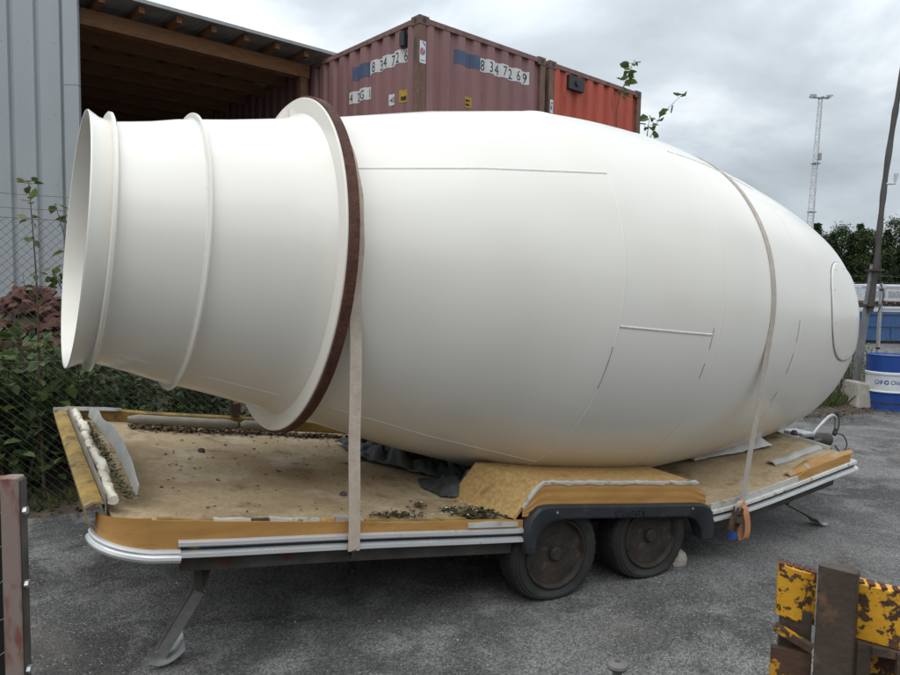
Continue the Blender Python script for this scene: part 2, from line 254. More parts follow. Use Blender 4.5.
# ---------------------------------------------------------------- helpers: geometry
class MB:
    def __init__(s): s.v = []; s.f = []
    def add(s, vs, fs):
        o = len(s.v); s.v += [tuple(p) for p in vs]; s.f += [tuple(i + o for i in f) for f in fs]; return s
    def box(s, lo, hi, M=None):
        x0, y0, z0 = lo; x1, y1, z1 = hi
        vs = [Vector(p) for p in ((x0,y0,z0),(x1,y0,z0),(x1,y1,z0),(x0,y1,z0),(x0,y0,z1),(x1,y0,z1),(x1,y1,z1),(x0,y1,z1))]
        if M is not None: vs = [M @ p for p in vs]
        return s.add(vs, [(0,3,2,1),(4,5,6,7),(0,1,5,4),(1,2,6,5),(2,3,7,6),(3,0,4,7)])
    def bar(s, a, b, w, h, up=(0, 0, 1)):
        a = Vector(a); b = Vector(b); d = (b - a).normalized(); up = Vector(up)
        if abs(d.dot(up)) > 0.98: up = Vector((1, 0, 0))
        x = d.cross(up).normalized(); y = x.cross(d).normalized()
        vs = []
        for p in (a, b):
            for i, j in ((-1,-1),(1,-1),(1,1),(-1,1)): vs.append(p + x*w*i/2 + y*h*j/2)
        return s.add(vs, [(3,2,1,0),(4,5,6,7),(0,1,5,4),(1,2,6,5),(2,3,7,6),(3,0,4,7)])
    def tube(s, pts, r, n=8, caps=True, closed=False):
        pts = [Vector(p) for p in pts]; k = len(pts)
        rs = r if isinstance(r, (list, tuple)) else [r] * k
        vs = []; prev = None
        for i, p in enumerate(pts):
            if closed: d = pts[(i+1) % k] - pts[i-1]
            else: d = pts[min(i+1, k-1)] - pts[max(i-1, 0)]
            d = d.normalized() if d.length > 1e-9 else Vector((0, 0, 1))
            if prev is None:
                a = Vector((0, 0, 1)) if abs(d.z) < 0.9 else Vector((1, 0, 0)); x = d.cross(a).normalized()
            else:
                x = prev - d * prev.dot(d); x = x.normalized() if x.length > 1e-6 else d.cross(Vector((0, 0, 1))).normalized()
            prev = x; y = d.cross(x)
            for j in range(n):
                an = 2 * math.pi * j / n; vs.append(p + (x * math.cos(an) + y * math.sin(an)) * rs[i])
        fs = []
        for i in range(k if closed else k - 1):
            for j in range(n):
                a = i * n + j; b = i * n + (j + 1) % n; c = ((i + 1) % k) * n + (j + 1) % n; d2 = ((i + 1) % k) * n + j
                fs.append((a, b, c, d2))
        if caps and not closed: fs += [tuple(reversed(range(n))), tuple((k - 1) * n + j for j in range(n))]
        return s.add(vs, fs)
    def lathe(s, prof, n=32, axis='z', c=(0, 0, 0), close=False):
        """prof: (along, radius) pairs"""
        vs = []; k = len(prof); cx, cy, cz = c
        for a, r in prof:
            for j in range(n):
                t = 2 * math.pi * j / n; p, q = r * math.cos(t), r * math.sin(t)
                if axis == 'z': vs.append((cx + p, cy + q, cz + a))
                elif axis == 'x': vs.append((cx + a, cy + p, cz + q))
                else: vs.append((cx + q, cy + a, cz + p))
        fs = []
        for i in range(k if close else k - 1):
            for j in range(n):
                fs.append((i*n+j, i*n+(j+1) % n, ((i+1) % k)*n+(j+1) % n, ((i+1) % k)*n+j))
        if not close:
            if prof[0][1] > 1e-6: fs.append(tuple(reversed(range(n))))
            if prof[-1][1] > 1e-6: fs.append(tuple((k-1)*n+j for j in range(n)))
        return s.add(vs, fs)
    def sheet(s, rows, thick=0.0, d=(0, 0, -1)):
        """grid of points; thickness makes it a closed slab"""
        n = len(rows); k = len(rows[0]); vs = [Vector(p) for r in rows for p in r]
        fs = [(i*k+j, i*k+j+1, (i+1)*k+j+1, (i+1)*k+j) for i in range(n-1) for j in range(k-1)]
        if thick:
            m = len(vs); dv = Vector(d) * thick; vs += [p + dv for p in vs]
            fs += [tuple(reversed([q + m for q in f])) for f in fs[:]]
            rim = [j for j in range(k)] + [i*k+k-1 for i in range(1, n)] + [(n-1)*k+j for j in range(k-2, -1, -1)] + [i*k for i in range(n-2, 0, -1)]
            for a, b in zip(rim, rim[1:] + rim[:1]): fs.append((b, a, a + m, b + m))
        return s.add(vs, fs)
    def prism(s, poly, f, d0, d1):
        """poly of 2-D points; f(p, q, d) -> 3-D point"""
        k = len(poly); vs = [f(p, q, d0) for p, q in poly] + [f(p, q, d1) for p, q in poly]
        fs = [tuple(range(k)), tuple(reversed(range(k, 2*k)))] + [((i+1) % k, i, i + k, (i+1) % k + k) for i in range(k)]
        return s.add(vs, fs)
    def mesh(s, name, mat, smooth=False, angle=35, fix=False):
        me = bpy.data.meshes.new(name); me.from_pydata(s.v, [], s.f)
        if fix:
            b = bmesh.new(); b.from_mesh(me); bmesh.ops.recalc_face_normals(b, faces=b.faces); b.to_mesh(me); b.free()
        if mat: me.materials.append(MATS[mat])
        if smooth:
            for p in me.polygons: p.use_smooth = True
            me.set_sharp_from_angle(angle=R(angle))
        me.update(); return me
    def build(s, name, mat, parent=None, smooth=False, angle=35, fix=False, **props):
        return place(name, s.mesh(name, mat, smooth, angle, fix), parent, **props)
def place(name, me, parent=None, loc=None, rot=None, scale=None, **props):
    o = bpy.data.objects.new(name, me); COL.objects.link(o)
    if parent is not None: o.parent = parent
    if loc is not None: o.location = loc
    if rot is not None: o.rotation_euler = rot
    if scale is not None: o.scale = scale
    for k, v in props.items(): o[k] = v
    return o
def thing(name, label, cat, loc=(0, 0, 0), rotz=0.0, group=None):
    o = bpy.data.objects.new(name, None); COL.objects.link(o); o.empty_display_size = 0.1
    o.location = loc; o.rotation_euler = (0, 0, rotz); o['label'] = label; o['category'] = cat
    if group: o['group'] = group
    return o
def tag(o, label, cat, group=None):
    o['label'] = label; o['category'] = cat
    if group: o['group'] = group
    return o
def bevel_mesh(me, w=0.006, seg=2):
    b = bmesh.new(); b.from_mesh(me); bmesh.ops.bevel(b, geom=b.edges[:] , offset=w, segments=seg, affect='EDGES', profile=0.5)
    b.to_mesh(me); b.free(); return me
def lerp(x, xs, ys):
    if x <= xs[0]: return ys[0]
    for i in range(len(xs) - 1):
        if x <= xs[i+1]: return ys[i] + (ys[i+1] - ys[i]) * (x - xs[i]) / (xs[i+1] - xs[i])
    return ys[-1]
def spline(pts, n):
    out = []; P = [Vector(p) for p in pts]; P = [2*P[0]-P[1]] + P + [2*P[-1]-P[-2]]
    for i in range(1, len(P) - 2):
        for k in range(n):
            t = k / n; a, b, c, d = P[i-1:i+3]
            out.append(0.5*((2*b) + (c-a)*t + (2*a-5*b+4*c-d)*t*t + (3*b-a-3*c+d)*t**3))
    out.append(P[-2]); return out
def nz(x, y=0.0, z=0.0): return noise.noise(Vector((x, y, z)))
def text_mesh(body, size, shear=0.0, extrude=0.0):
    cu = bpy.data.curves.new('text', 'FONT'); cu.body = body; cu.size = size; cu.shear = shear; cu.extrude = extrude
    cu.align_x = 'LEFT'
    o = bpy.data.objects.new('text', cu); COL.objects.link(o)
    dg = bpy.context.evaluated_depsgraph_get(); dg.update()
    me = bpy.data.meshes.new_from_object(o.evaluated_get(dg))
    bpy.data.objects.remove(o); return me
def cut_map(me, cuts, fn, mat):
    """cut a flat mesh along lines of constant x, then move each point by fn(x, y, z)"""
    b = bmesh.new(); b.from_mesh(me)
    for c in cuts:
        bmesh.ops.bisect_plane(b, geom=b.verts[:] + b.edges[:] + b.faces[:], plane_co=(c, 0, 0), plane_no=(1, 0, 0))
    for v in b.verts: v.co = fn(v.co.x, v.co.y, v.co.z)
    b.to_mesh(me); b.free(); me.materials.clear(); me.materials.append(MATS[mat]); return me
def flat_rect(x0, x1, z0, z1):
    me = bpy.data.meshes.new('patch'); me.from_pydata([(x0, z0, 0), (x1, z0, 0), (x1, z1, 0), (x0, z1, 0)], [], [(0, 1, 2, 3)]); return me

# ================================================================ SETTING
gnd = MB().add([(-500, -300, 0), (500, -300, 0), (500, 700, 0), (-500, 700, 0)], [(0, 1, 2, 3)]).build('ground', 'asphalt'); gnd['kind'] = 'structure'
F0 = Vector((-3.12, 5.05, 0)); FAZ = R(31.0); FU = Vector((math.cos(FAZ), math.sin(FAZ), 0)); FN = Vector((-FU.y, FU.x, 0))
def fpt(t, n, z=0.0): return F0 + FU * t + FN * n + Vector((0, 0, z))
# soil strip under the fence and the rough ground behind it
rows = []
for i in range(0, 121):
    t = -6 + i * 0.19; row = []
    edge = -0.22 + 0.22 * nz(t * 0.8, 3.3) + 0.10 * nz(t * 3.1, 8.1) - 0.35 * max(0, min(1, (t - 8) / 2))
    for j, n in enumerate((0, 0.05, 0.12, 0.22, 0.4, 0.7, 1.1, 1.6, 2.3, 3.2, 4.4, 6.0)):
        h = (-0.01, 0.006, 0.018, 0.03, 0.05, 0.07, 0.09, 0.10, 0.10, 0.10, 0.10, 0.10)[j] + (0.03 * nz(t * 2.3, n * 2.3, 1.7) + 0.015 * nz(t * 7, n * 7) if j > 0 else 0)
        row.append(fpt(t, edge + n, max(h, 0.004) if j > 0 else -0.01))
    rows.append(row)
sv = MB().sheet([list(r) for r in rows]).build('soil_verge', 'soil', smooth=True, angle=80, fix=True); sv['kind'] = 'structure'

# ---------------------------------------------------------------- shipping containers, stacked two high
CW, CL, CH = 2.438, 12.19, 2.591
def corr(x, pitch=0.278, depth=0.042):
    """trapezoid corrugation: 0 at the outer face, depth at the inner face"""
    f = (x / pitch + 0.5) % 1.0
    if f < 0.42: return 0.0
    if f < 0.55: return depth * (f - 0.42) / 0.13
    if f < 0.87: return depth
    return depth * (1 - (f - 0.87) / 0.13)
def corr_cuts(a, b, pitch=0.278):
    out = []; k = math.floor(a / pitch) - 1
    while (k - 0.5) * pitch < b:
        for f in (0.0, 0.42, 0.55, 0.87):
            x = (k + f - 0.5) * pitch
            if a < x < b: out.append(x)
        k += 1
    return out
PX0, PX1 = 0.13, CW - 0.13
def container(label, base, loc, az, decor=None):
    t = thing('shipping_container', label, 'container', loc, az, 'stacked shipping containers')
    P = 0.11; zb, zt_ = 0.16, CH - 0.12
    for x in (0, CW):
        for y in (0, CL):
            sx = 1 if x == 0 else -1; sy = 1 if y == 0 else -1
            b = MB(); b.box((min(x, x+sx*P), min(y, y+sy*P), 0.12), (max(x, x+sx*P), max(y, y+sy*P), CH - 0.12)); b.build('corner_post', 'container_frame', t)
            for z in (0.0, CH - 0.118):
                x0, x1 = sorted((x - sx*0.006, x + sx*0.165)); y0, y1 = sorted((y - sy*0.006, y + sy*0.175))
                c = MB().box((x0, y0, z), (x1, y1, z + 0.122)); me = c.mesh('corner_casting', 'container_frame'); bevel_mesh(me, 0.012, 2)
                cc = place('corner_casting', me, t)
                h = MB().lathe([(0, 0.032), (0.003, 0.032)], 14, 'y', (x + sx*0.08, y - sy*0.008 if sy > 0 else y + 0.008, z + 0.06)); h.build('casting_hole', 'black_box', cc)
                if x == 0:
                    h = MB().lathe([(0, 0.032), (0.003, 0.032)], 14, 'x', (-0.0095, y + sy*0.085, z + 0.06)); h.build('casting_hole', 'black_box', cc)
    for nm, z0, z1 in (('bottom_rail', 0.02, 0.16), ('top_rail', CH - 0.085, CH - 0.02)):
        for y in (0.0, CL - 0.06): MB().box((0.166, y + 0.004, z0), (CW - 0.166, y + 0.056, z1)).build(nm, 'container_rail', t)
        for x in (0.0, CW - 0.06): MB().box((x + 0.004, 0.176, z0), (x + 0.056, CL - 0.176, z1)).build(nm, 'container_rail', t)
    def panel_end(y, out):
        xs = [PX0 - 0.02] + corr_cuts(PX0, PX1) + [PX1 + 0.02]
        b = MB(); rows = [[(x, y - out * (-0.012 - corr(x)), z) for x in xs] for z in (zb - 0.02, zt_ + 0.06)]
        b.sheet(rows); b.build('end_panel', base, t, fix=False)
    panel_end(0.0, 1); panel_end(CL, -1)
    def panel_side(x, out):
        ys = [0.10] + corr_cuts(0.11, CL - 0.11) + [CL - 0.10]
        b = MB(); rows = [[(x + out * (0.012 + corr(y)), y, z) for y in ys] for z in (zb - 0.02, zt_ + 0.06)]
        b.sheet(rows); b.build('side_panel', base, t)
    panel_side(0.0, 1); panel_side(CW, -1)
    MB().box((0.03, 0.03, CH - 0.05), (CW - 0.03, CL - 0.03, CH - 0.03)).build('roof_panel', base, t)
    MB().box((0.03, 0.03, 0.10), (CW - 0.03, CL - 0.03, 0.14)).build('floor_panel', 'dark_boards', t)
    return t
def end_print(t, me, mat, name, lift=0.003):
    xs = [v.co.x for v in me.vertices]
    cut_map(me, corr_cuts(min(xs), max(xs)), lambda x, y, z: Vector((x, 0.012 + corr(x) - lift, y)), mat); return place(name, me, t)
def side_print(t, me, mat, name, lift=0.003):
    """x of the flat mesh counts along -y from the far end; given already as y0 - x"""
    xs = [v.co.x for v in me.vertices]
    cut_map(me, corr_cuts(min(xs), max(xs)), lambda x, y, z: Vector((0.012 + corr(x) - lift, x, y)), mat)
    return place(name, me, t)
def shift(me, dx, dz, flip=False):
    for v in me.vertices: v.co = Vector((dx - v.co.x if flip else dx + v.co.x, dz + v.co.y, 0))
    return me
def digit(ch, size):
    me = text_mesh(ch, size); xs_ = [v.co.x for v in me.vertices]; c_ = (min(xs_) + max(xs_)) / 2
    for v in me.vertices: v.co.x = (v.co.x - c_) * 0.80
    return me
CAZ = 0.72; C0 = Vector((-0.46, 9.08, 0)); CE = Vector((math.cos(CAZ), math.sin(CAZ), 0)); CS = Vector((-math.sin(CAZ), math.cos(CAZ), 0))
ZT = 5.2 - CH
c1 = container('faded maroon shipping container with white number strip 834726, upper of its stack', 'container_maroon', C0 + Vector((0, 0, ZT)), CAZ)
c2 = container('bright red shipping container with black vent box, right of the maroon one', 'container_red', C0 + CE * 2.53 + Vector((0, 0, ZT)), CAZ)
c3 = container('maroon container at ground level hidden below the numbered maroon container', 'container_maroon', C0 + Vector((0, 0, ZT - CH)), CAZ)
c4 = container('red container at ground level hidden below the bright red container', 'container_red', C0 + CE * 2.53 + Vector((0, 0, ZT - CH)), CAZ)
# markings on the maroon container (heights in world minus its base)
zz = lambda w: w - ZT
end_print(c1, flat_rect(0.64, 1.12, zz(4.74), zz(4.925)), 'print_blue', 'blue_patch')
end_print(c1, flat_rect(1.122, 2.09, zz(4.74), zz(4.925)), 'print_white', 'number_strip')
for s_, x_ in (('8', 1.172), ('3', 1.306), ('4', 1.449), ('7', 1.584), ('2', 1.727), ('6', 1.862), ('9', 2.028)):
    end_print(c1, shift(digit(s_, 0.205), x_, zz(4.76)), 'print_black', 'number', 0.006)
end_print(c1, flat_rect(0.84, 0.955, zz(4.20), zz(4.345)), 'sticker_yellow', 'yellow_plate', 0.006)
for k_ in range(2): end_print(c1, flat_rect(0.86, 0.935, zz(4.225 + 0.055*k_), zz(4.255 + 0.055*k_)), 'print_black', 'plate_text', 0.009)
def flat_at(t, pts, mat, name): return MB().add(pts, [tuple(range(len(pts)))]).build(name, mat, t)
flat_at(c1, [(0.008, -0.003, zz(4.60)), (0.108, -0.003, zz(4.60)), (0.108, -0.003, zz(4.88)), (0.008, -0.003, zz(4.88))], 'sticker_white', 'sticker')
def blob(cx, cz, rx, rz, y, k=14, a0=0, a1=6.283): return [(cx + rx*math.cos(a0 + (a1-a0)*i/k), y, cz + rz*math.sin(a0 + (a1-a0)*i/k)) for i in range(k if a1 > 6 else k + 1)]
flat_at(c1, blob(0.05, zz(4.745), 0.034, 0.05, -0.006, 12, 1.2, 4.6), 'sticker_red', 'sticker_mark')
flat_at(c1, blob(0.062, zz(4.75), 0.032, 0.045, -0.006, 12, -1.9, 1.1), 'sticker_blue', 'sticker_mark')
flat_at(c1, [(0.045, -0.006, zz(4.87)), (0.10, -0.006, zz(4.815)), (0.10, -0.006, zz(4.84)), (0.06, -0.006, zz(4.873))], 'sticker_blue', 'sticker_mark')
flat_at(c1, [(0.02, -0.006, zz(4.63)), (0.096, -0.006, zz(4.63)), (0.096, -0.006, zz(4.638)), (0.02, -0.006, zz(4.638))], 'sticker_blue', 'sticker_mark')
side_print(c1, flat_rect(1.17, 1.56, zz(4.69), zz(4.885)), 'print_blue', 'blue_patch')
side_print(c1, flat_rect(0.29, 1.168, zz(4.69), zz(4.865)), 'print_white', 'number_strip')
for s_, y_ in (('8', 1.031), ('3', 0.895), ('4', 0.753), ('7', 0.617), ('2', 0.475), ('6', 0.339)):
    side_print(c1, shift(digit(s_, 0.20), y_, zz(4.705), True), 'print_black', 'number', 0.006)
side_print(c1, flat_rect(1.115, 1.64, zz(4.37), zz(4.54)), 'print_white', 'number_strip')
for s_, y_ in (('4', 1.587), ('2', 1.451), ('G', 1.309), ('1', 1.173)):
    side_print(c1, shift(digit(s_, 0.175), y_, zz(4.39), True), 'print_black', 'number', 0.006)
side_print(c1, flat_rect(0.565, 0.68, zz(4.18), zz(4.33)), 'print_white', 'grey_plate', 0.006)
side_print(c1, shift(text_mesh('45', 0.10), 0.67, zz(4.22), True), 'print_black', 'plate_text', 0.009)
side_print(c1, flat_rect(0.30, 0.425, zz(4.17), zz(4.335)), 'sticker_yellow', 'yellow_plate', 0.006)
side_print(c1, flat_rect(0.32, 0.405, zz(4.20), zz(4.25)), 'print_black', 'plate_text', 0.009)
MB().box((-0.02, 0.30, zz(4.89)), (0.03, 0.40, zz(5.07))).build('vent', 'black_box', c1)
# red container: vent box, sticker, ghost of an old marking
bx = MB().box((0.42, -0.045, zz(4.86)), (0.80, 0.035, zz(5.07))); vb = bx.build('vent_box', 'black_box', c2)
MB().lathe([(0, 0.05), (0.02, 0.045)], 16, 'y', (0.62, -0.066, zz(4.965))).build('vent_knob', 'dark_plastic', vb)
flat_at(c2, [(0.03, -0.003, zz(4.42)), (0.10, -0.003, zz(4.42)), (0.10, -0.003, zz(4.62)), (0.03, -0.003, zz(4.62))], 'sticker_white', 'sticker')
flat_at(c2, blob(0.06, zz(4.50), 0.02, 0.035, -0.006), 'sticker_blue', 'sticker_mark')
flat_at(c2, blob(0.07, zz(4.57), 0.018, 0.02, -0.006), 'sticker_blue', 'sticker_mark')

# ---------------------------------------------------------------- open timber shed between container stack and grey building
SH = C0 + CS * 2.8
sh = thing('open_shed', 'open timber shed roof with dark joists between grey building and containers', 'shed', (SH.x, SH.y, 0), CAZ + math.pi)
# local x runs left along the front beam, local y runs towards the camera
def shed_mb(): return MB()
SW = 3.30
shed_mb().box((0.03, -0.08, 4.965), (SW, 0.08, 5.165)).build('front_beam', 'timber', sh)
for k, y in enumerate([-0.75, -1.5, -2.25, -3.0, -3.75, -4.5, -5.3, -6.1, -6.9]):
    shed_mb().box((0.03, y - 0.045, 4.985), (SW, y + 0.045, 5.165)).build('joist', 'timber_old', sh)
for k in range(7):
    x = 0.28 + k * 0.475
    shed_mb().box((x - 0.035, -7.6, 5.168), (x + 0.035, 0.42, 5.255)).build('rafter', 'timber', sh)
xs = [-0.30 + i * 0.038 for i in range(0, 100)]
rows = [[(x - 0.05, y, 5.272 + 0.009 * math.sin(x / 0.076 * 2 * math.pi)) for x in xs] for y in (0.50, -7.7)]
shed_mb().sheet(rows, 0.004, (0, 0, 1)).build('roof_sheet', 'roof_sheet', sh)
shed_mb().box((-0.36, 0.502, 5.255), (SW + 0.1, 0.53, 5.30)).build('eave_trim', 'roof_sheet', sh)
for k in range(22):
    shed_mb().box((0.02 + k*0.15, -7.66, 0), (0.02 + k*0.15 + 0.144, -7.62, 5.16)).build('back_board', 'dark_boards', sh)
for x in (0.12,): shed_mb().box((x - 0.06, -0.06, 0), (x + 0.06, 0.06, 4.963)).build('post', 'timber_old', sh)

# ---------------------------------------------------------------- grey metal-clad building
BC = Vector((-4.60, 8.62, 0)); BD = Vector((-0.995, -0.10, 0)); bang = math.atan2(-BD.y, -BD.x)
bg = thing('metal_clad_building', 'grey building with vertical ribbed metal cladding beside the open shed', 'building', (BC.x, BC.y, 0), math.atan2(BD.y, BD.x))
# local x runs left along the wall; local y runs towards the camera (wall faces +y)
def rib(x, pitch=0.30):
    f = (x % pitch) / pitch
    if f < 0.05: return 0.035 * f / 0.05
    if f < 0.17: return 0.035
    if f < 0.22: return 0.035 * (1 - (f - 0.17) / 0.05)
    return 0.0
for p in range(6):
    x0 = 0.14 + p * 0.9; xs = []
    for q in range(3):
        for f in (0.0, 0.05, 0.17, 0.22): xs.append((q + f) * 0.30)
    xs.append(0.90)
    b = MB(); b.sheet([[(x0 + x, 0.001 * p + 0.0 - rib(min(x, 0.8999)), z) for x in xs] for z in (0.15, 6.6)], 0.002, (0, -1, 0)); pn = b.build('cladding_panel', 'cladding', bg)
    for q in range(3):
        for z in (0.9, 1.9, 2.9, 3.75, 4.6, 5.5):
            MB().lathe([(0, 0.007), (0.005, 0.006)], 6, 'y', (x0 + q*0.30 + 0.13, 0.001 * p, z)).build('screw', 'cladding_trim', pn)
MB().box((-0.012, -0.05, 0.15), (0.158, 0.012, 4.10)).build('corner_trim', 'cladding_trim', bg)
MB().box((-0.012, -0.05, 4.106), (0.158, 0.012, 6.62)).build('corner_trim', 'cladding_trim', bg)
MB().box((-0.06, -0.35, 0), (5.6, -0.04, 0.16)).build('plinth', 'concrete', bg)
side = MB(); cs_l = Matrix.Rotation(-math.atan2(BD.y, BD.x), 3, 'Z') @ CS
side.add([(0, -0.06, 0.15), (cs_l.x*10, cs_l.y*10, 0.15), (cs_l.x*10, cs_l.y*10, 6.6), (0, -0.06, 6.6)], [(0, 1, 2, 3)]); side.build('side_wall', 'cladding', bg)
MB().add([(-0.1, 0.1, 6.63), (5.6, 0.1, 6.63), (5.6 + cs_l.x*10, cs_l.y*10, 7.2), (cs_l.x*10, cs_l.y*10, 7.2)], [(3, 2, 1, 0)]).build('roof', 'cladding_trim', bg)

# ---------------------------------------------------------------- added hall, unseen behind the camera, keeps low sky light off the drum (its dark front shows as reflection in the drum)
hl = thing('added_shade_hall', 'added unseen grey metal hall behind the camera, blocking low sky light', 'building', (-24, -9.5, 0), R(4))
for k in range(20):
    xs = []
    for q in range(8):
        for f in (0.0, 0.05, 0.17, 0.22): xs.append((q + f) * 0.30)
    xs.append(2.399)
    MB().sheet([[(k * 2.4 + x, -rib(min(x, 2.398)), z) for x in xs] for z in (0.4, 5.4)]).build('cladding_panel', 'shade_hall_cladding', hl)
MB().box((-0.05, -12, 0), (48.05, -0.06, 0.4)).build('plinth', 'concrete', hl)
for x in (6, 20, 34): MB().box((x, 0.002, 0.02), (x + 4.2, 0.05, 4.4)).build('roller_door', 'far_grey', hl)
MB().add([(-0.2, 0.2, 5.42), (48.2, 0.2, 5.42), (48.2, -12, 6.6), (-0.2, -12, 6.6)], [(0, 1, 2, 3)]).build('roof', 'cladding_trim', hl)
for x in (-0.02, 48.02): MB().add([(x, -0.07, 0.4), (x, -12, 0.4), (x, -12, 6.58), (x, -0.07, 5.4)], [(0, 1, 2, 3)]).build('side_wall', 'shade_hall_cladding', hl)
# ---------------------------------------------------------------- chain-link fence
fn = thing('chain_link_fence', 'chain-link fence with barbed wire running behind the trailer', 'fence', (F0.x, F0.y, 0), FAZ)
T0, T1, FH = -3.2, 15.0, 2.16
b = MB(); D = 0.062
k = 0; x = T0
def wire_seg(mb, p, q, r):
    d = (Vector(q) - Vector(p)).normalized(); a = d.cross(Vector((0, 1, 0))).normalized(); c = Vector((0, 1, 0))
    vs = [];
    for P_ in (Vector(p), Vector(q)):
        for an in (0, 2.094, 4.189): vs.append(P_ + (a * math.cos(an) + c * math.sin(an)) * r)
    mb.add(vs, [(0, 1, 4, 3), (1, 2, 5, 4), (2, 0, 3, 5)])
def fence_top(t): return FH if t < 6 else FH - 0.33 * min(1, (t - 6) / 4)
while x < T1:
    top = fence_top(x); nseg = int((top - 0.05) / (D * 0.5 * 2))
    for i in range(nseg):
        za_, zb_ = top - i * D, top - (i + 1) * D
        sway = 0.012 * math.sin(x * 1.7) + 0.01 * math.sin(za_ * 3 + x)
        xa = x + (0 if i % 2 == 0 else D); xb = x + (D if i % 2 == 0 else 0)
        wire_seg(b, (xa, sway, za_), (xb, sway, zb_), 0.0016)
        wire_seg(b, (xb + 0.0, sway + 0.003, za_), (xa, sway + 0.003, zb_), 0.0016)
    x += D
b.build('wire_mesh', 'fence_wire', fn, kind='stuff')
for z_, s_ in ((0.0, 0.004), (0.10, 0.01), (0.20, 0.014), (-1.05, 0.003)):
    pts = []
    for i in range(95):
        t = T0 + (T1 - T0) * i / 94; pts.append((t, -0.004, fence_top(t) + z_ - (0.03 * math.sin((t + 1.3) * math.pi / 2.6) ** 2 if z_ > 0 else 0)))
    w = MB().tube(pts, 0.0022, 4); nm = 'barbed_wire' if z_ > 0 else 'line_wire'
    if z_ > 0:
        for i in range(120):
            t = T0 + i * 0.15; zc = fence_top(t) + z_ - 0.03 * math.sin((t + 1.3) * math.pi / 2.6) ** 2
            w.tube([(t - 0.012, -0.01, zc - 0.014), (t + 0.012, 0.003, zc + 0.014)], 0.0015, 3); w.tube([(t - 0.01, 0.004, zc + 0.014), (t + 0.01, -0.01, zc - 0.014)], 0.0015, 3)
    w.build(nm, 'fence_wire', fn)
for t in (-1.6, 3.9, 6.35, 9.0, 11.75, 14.4):
    h = 1.90 if t > 9 else FH + 0.25
    p = MB().lathe([(0, 0.028), (h, 0.028), (h + 0.012, 0.022), (h + 0.016, 0.0)], 12, 'z', (t, 0.045, 0)).build('post', 'fence_post', fn, smooth=True)
    for z_ in (h - 0.1, h * 0.45): MB().lathe([(0, 0.033), (0.03, 0.033)], 12, 'z', (t, 0.045, z_)).build('clamp', 'dark_plastic', p)

# ================================================================ VEGETATION
def leaf(mb, p, d, up, L_, w):
    """folded leaf of six points"""
    d = d.normalized(); s = d.cross(up)
    s = s.normalized() if s.length > 1e-4 else Vector((1, 0, 0)); n = s.cross(d)
    a = p; m1 = p + d*L_*0.45 - n*w*0.10; tip = p + d*L_ - n*L_*0.12
    l1 = p + d*L_*0.30 + s*w*0.5 + n*w*0.12; r1 = p + d*L_*0.30 - s*w*0.5 + n*w*0.12
    l2 = p + d*L_*0.68 + s*w*0.40 + n*w*0.05; r2 = p + d*L_*0.68 - s*w*0.40 + n*w*0.05
    mb.add([a, l1, l2, tip, r2, r1, m1], [(0, 6, 1), (1, 6, 2), (2, 6, 3), (3, 6, 4), (4, 6, 5), (5, 6, 0)])
def shrub(name, label, base, h, rad, n_stem, n_leaf, leaf_len, mat, seed, group='bushes behind the fence', lean=(0, 0), aspect=0.62, low=0.0):
    r = random.Random(seed); t = thing(name, label, 'bush', base, 0, group)
    st = MB(); lf = MB()
    for i in range(n_stem):
        an = r.uniform(0, 6.283); rr = rad * math.sqrt(r.random()); hh = h * r.uniform(0.55, 1.0)
        tip = Vector((rr * math.cos(an) + lean[0], rr * math.sin(an) + lean[1], hh)); b0 = Vector((tip.x * 0.25, tip.y * 0.25, 0))
        mid = (b0 + tip) / 2 + Vector((r.uniform(-.1, .1), r.uniform(-.1, .1), 0.06 * h))
        pts = spline([b0, mid, tip], 5); st.tube(pts, [0.010 - 0.0075 * q / (len(pts) - 1) for q in range(len(pts))], 5)
        per = int(n_leaf * 1.9) // n_stem
        for q in range(per):
            f = low + (1 - low) * (r.random() ** 0.75); p = pts[min(int(f * (len(pts) - 1)), len(pts) - 1)]
            sp = Vector((r.gauss(0, 1), r.gauss(0, 1), r.gauss(0, 0.8))) * 0.14 * rad ** 0.3
            d = Vector((r.gauss(0, 1), r.gauss(0, 1), r.gauss(-0.15, 0.5)))
            leaf(lf, p + sp, d, Vector((r.gauss(0, .35), r.gauss(0, .35), 1)), leaf_len * r.uniform(0.6, 1.25), leaf_len * aspect * r.uniform(0.8, 1.2))
    st.build('stem', 'bark', t, smooth=True); lf.build('foliage', mat, t, kind='stuff')
    return t
def fp(t, n): p = fpt(t, n); return (p.x, p.y, 0.05)
shrub('bush', 'broad-leaved bush pressing through the fence at the far left edge', fp(-0.10, 0.30), 1.45, 0.45, 16, 420, 0.105, 'leaf_mid', 1, aspect=0.8)
shrub('bush', 'dark low bush behind the fence just left of the drum mouth', fp(0.55, 0.45), 1.25, 0.45, 16, 700, 0.075, 'leaf_dark', 2)
shrub('bush', 'large-leaved bush low behind the fence beside the red rubble heap', fp(-0.9, 0.55), 1.25, 0.5, 16, 420, 0.105, 'leaf_mid', 3, aspect=0.8)
shrub('bush', 'dense dark bush below the drum mouth behind the trailer corner', fp(1.25, 0.5), 1.25, 0.55, 20, 1000, 0.065, 'leaf_dark', 4)
shrub('bush', 'dark leafy bush seen under the middle of the drum chute', fp(2.1, 0.55), 1.25, 0.55, 20, 1000, 0.065, 'leaf_dark', 5)
shrub('bush', 'bush under the rusty ring, just behind the far trailer rail', fp(2.95, 0.55), 1.2, 0.55, 20, 900, 0.065, 'leaf_mid', 6)
shrub('bush', 'bush behind the fence hidden mostly by the drum belly', fp(3.9, 0.6), 1.1, 0.55, 16, 600, 0.07, 'leaf_dark', 8)
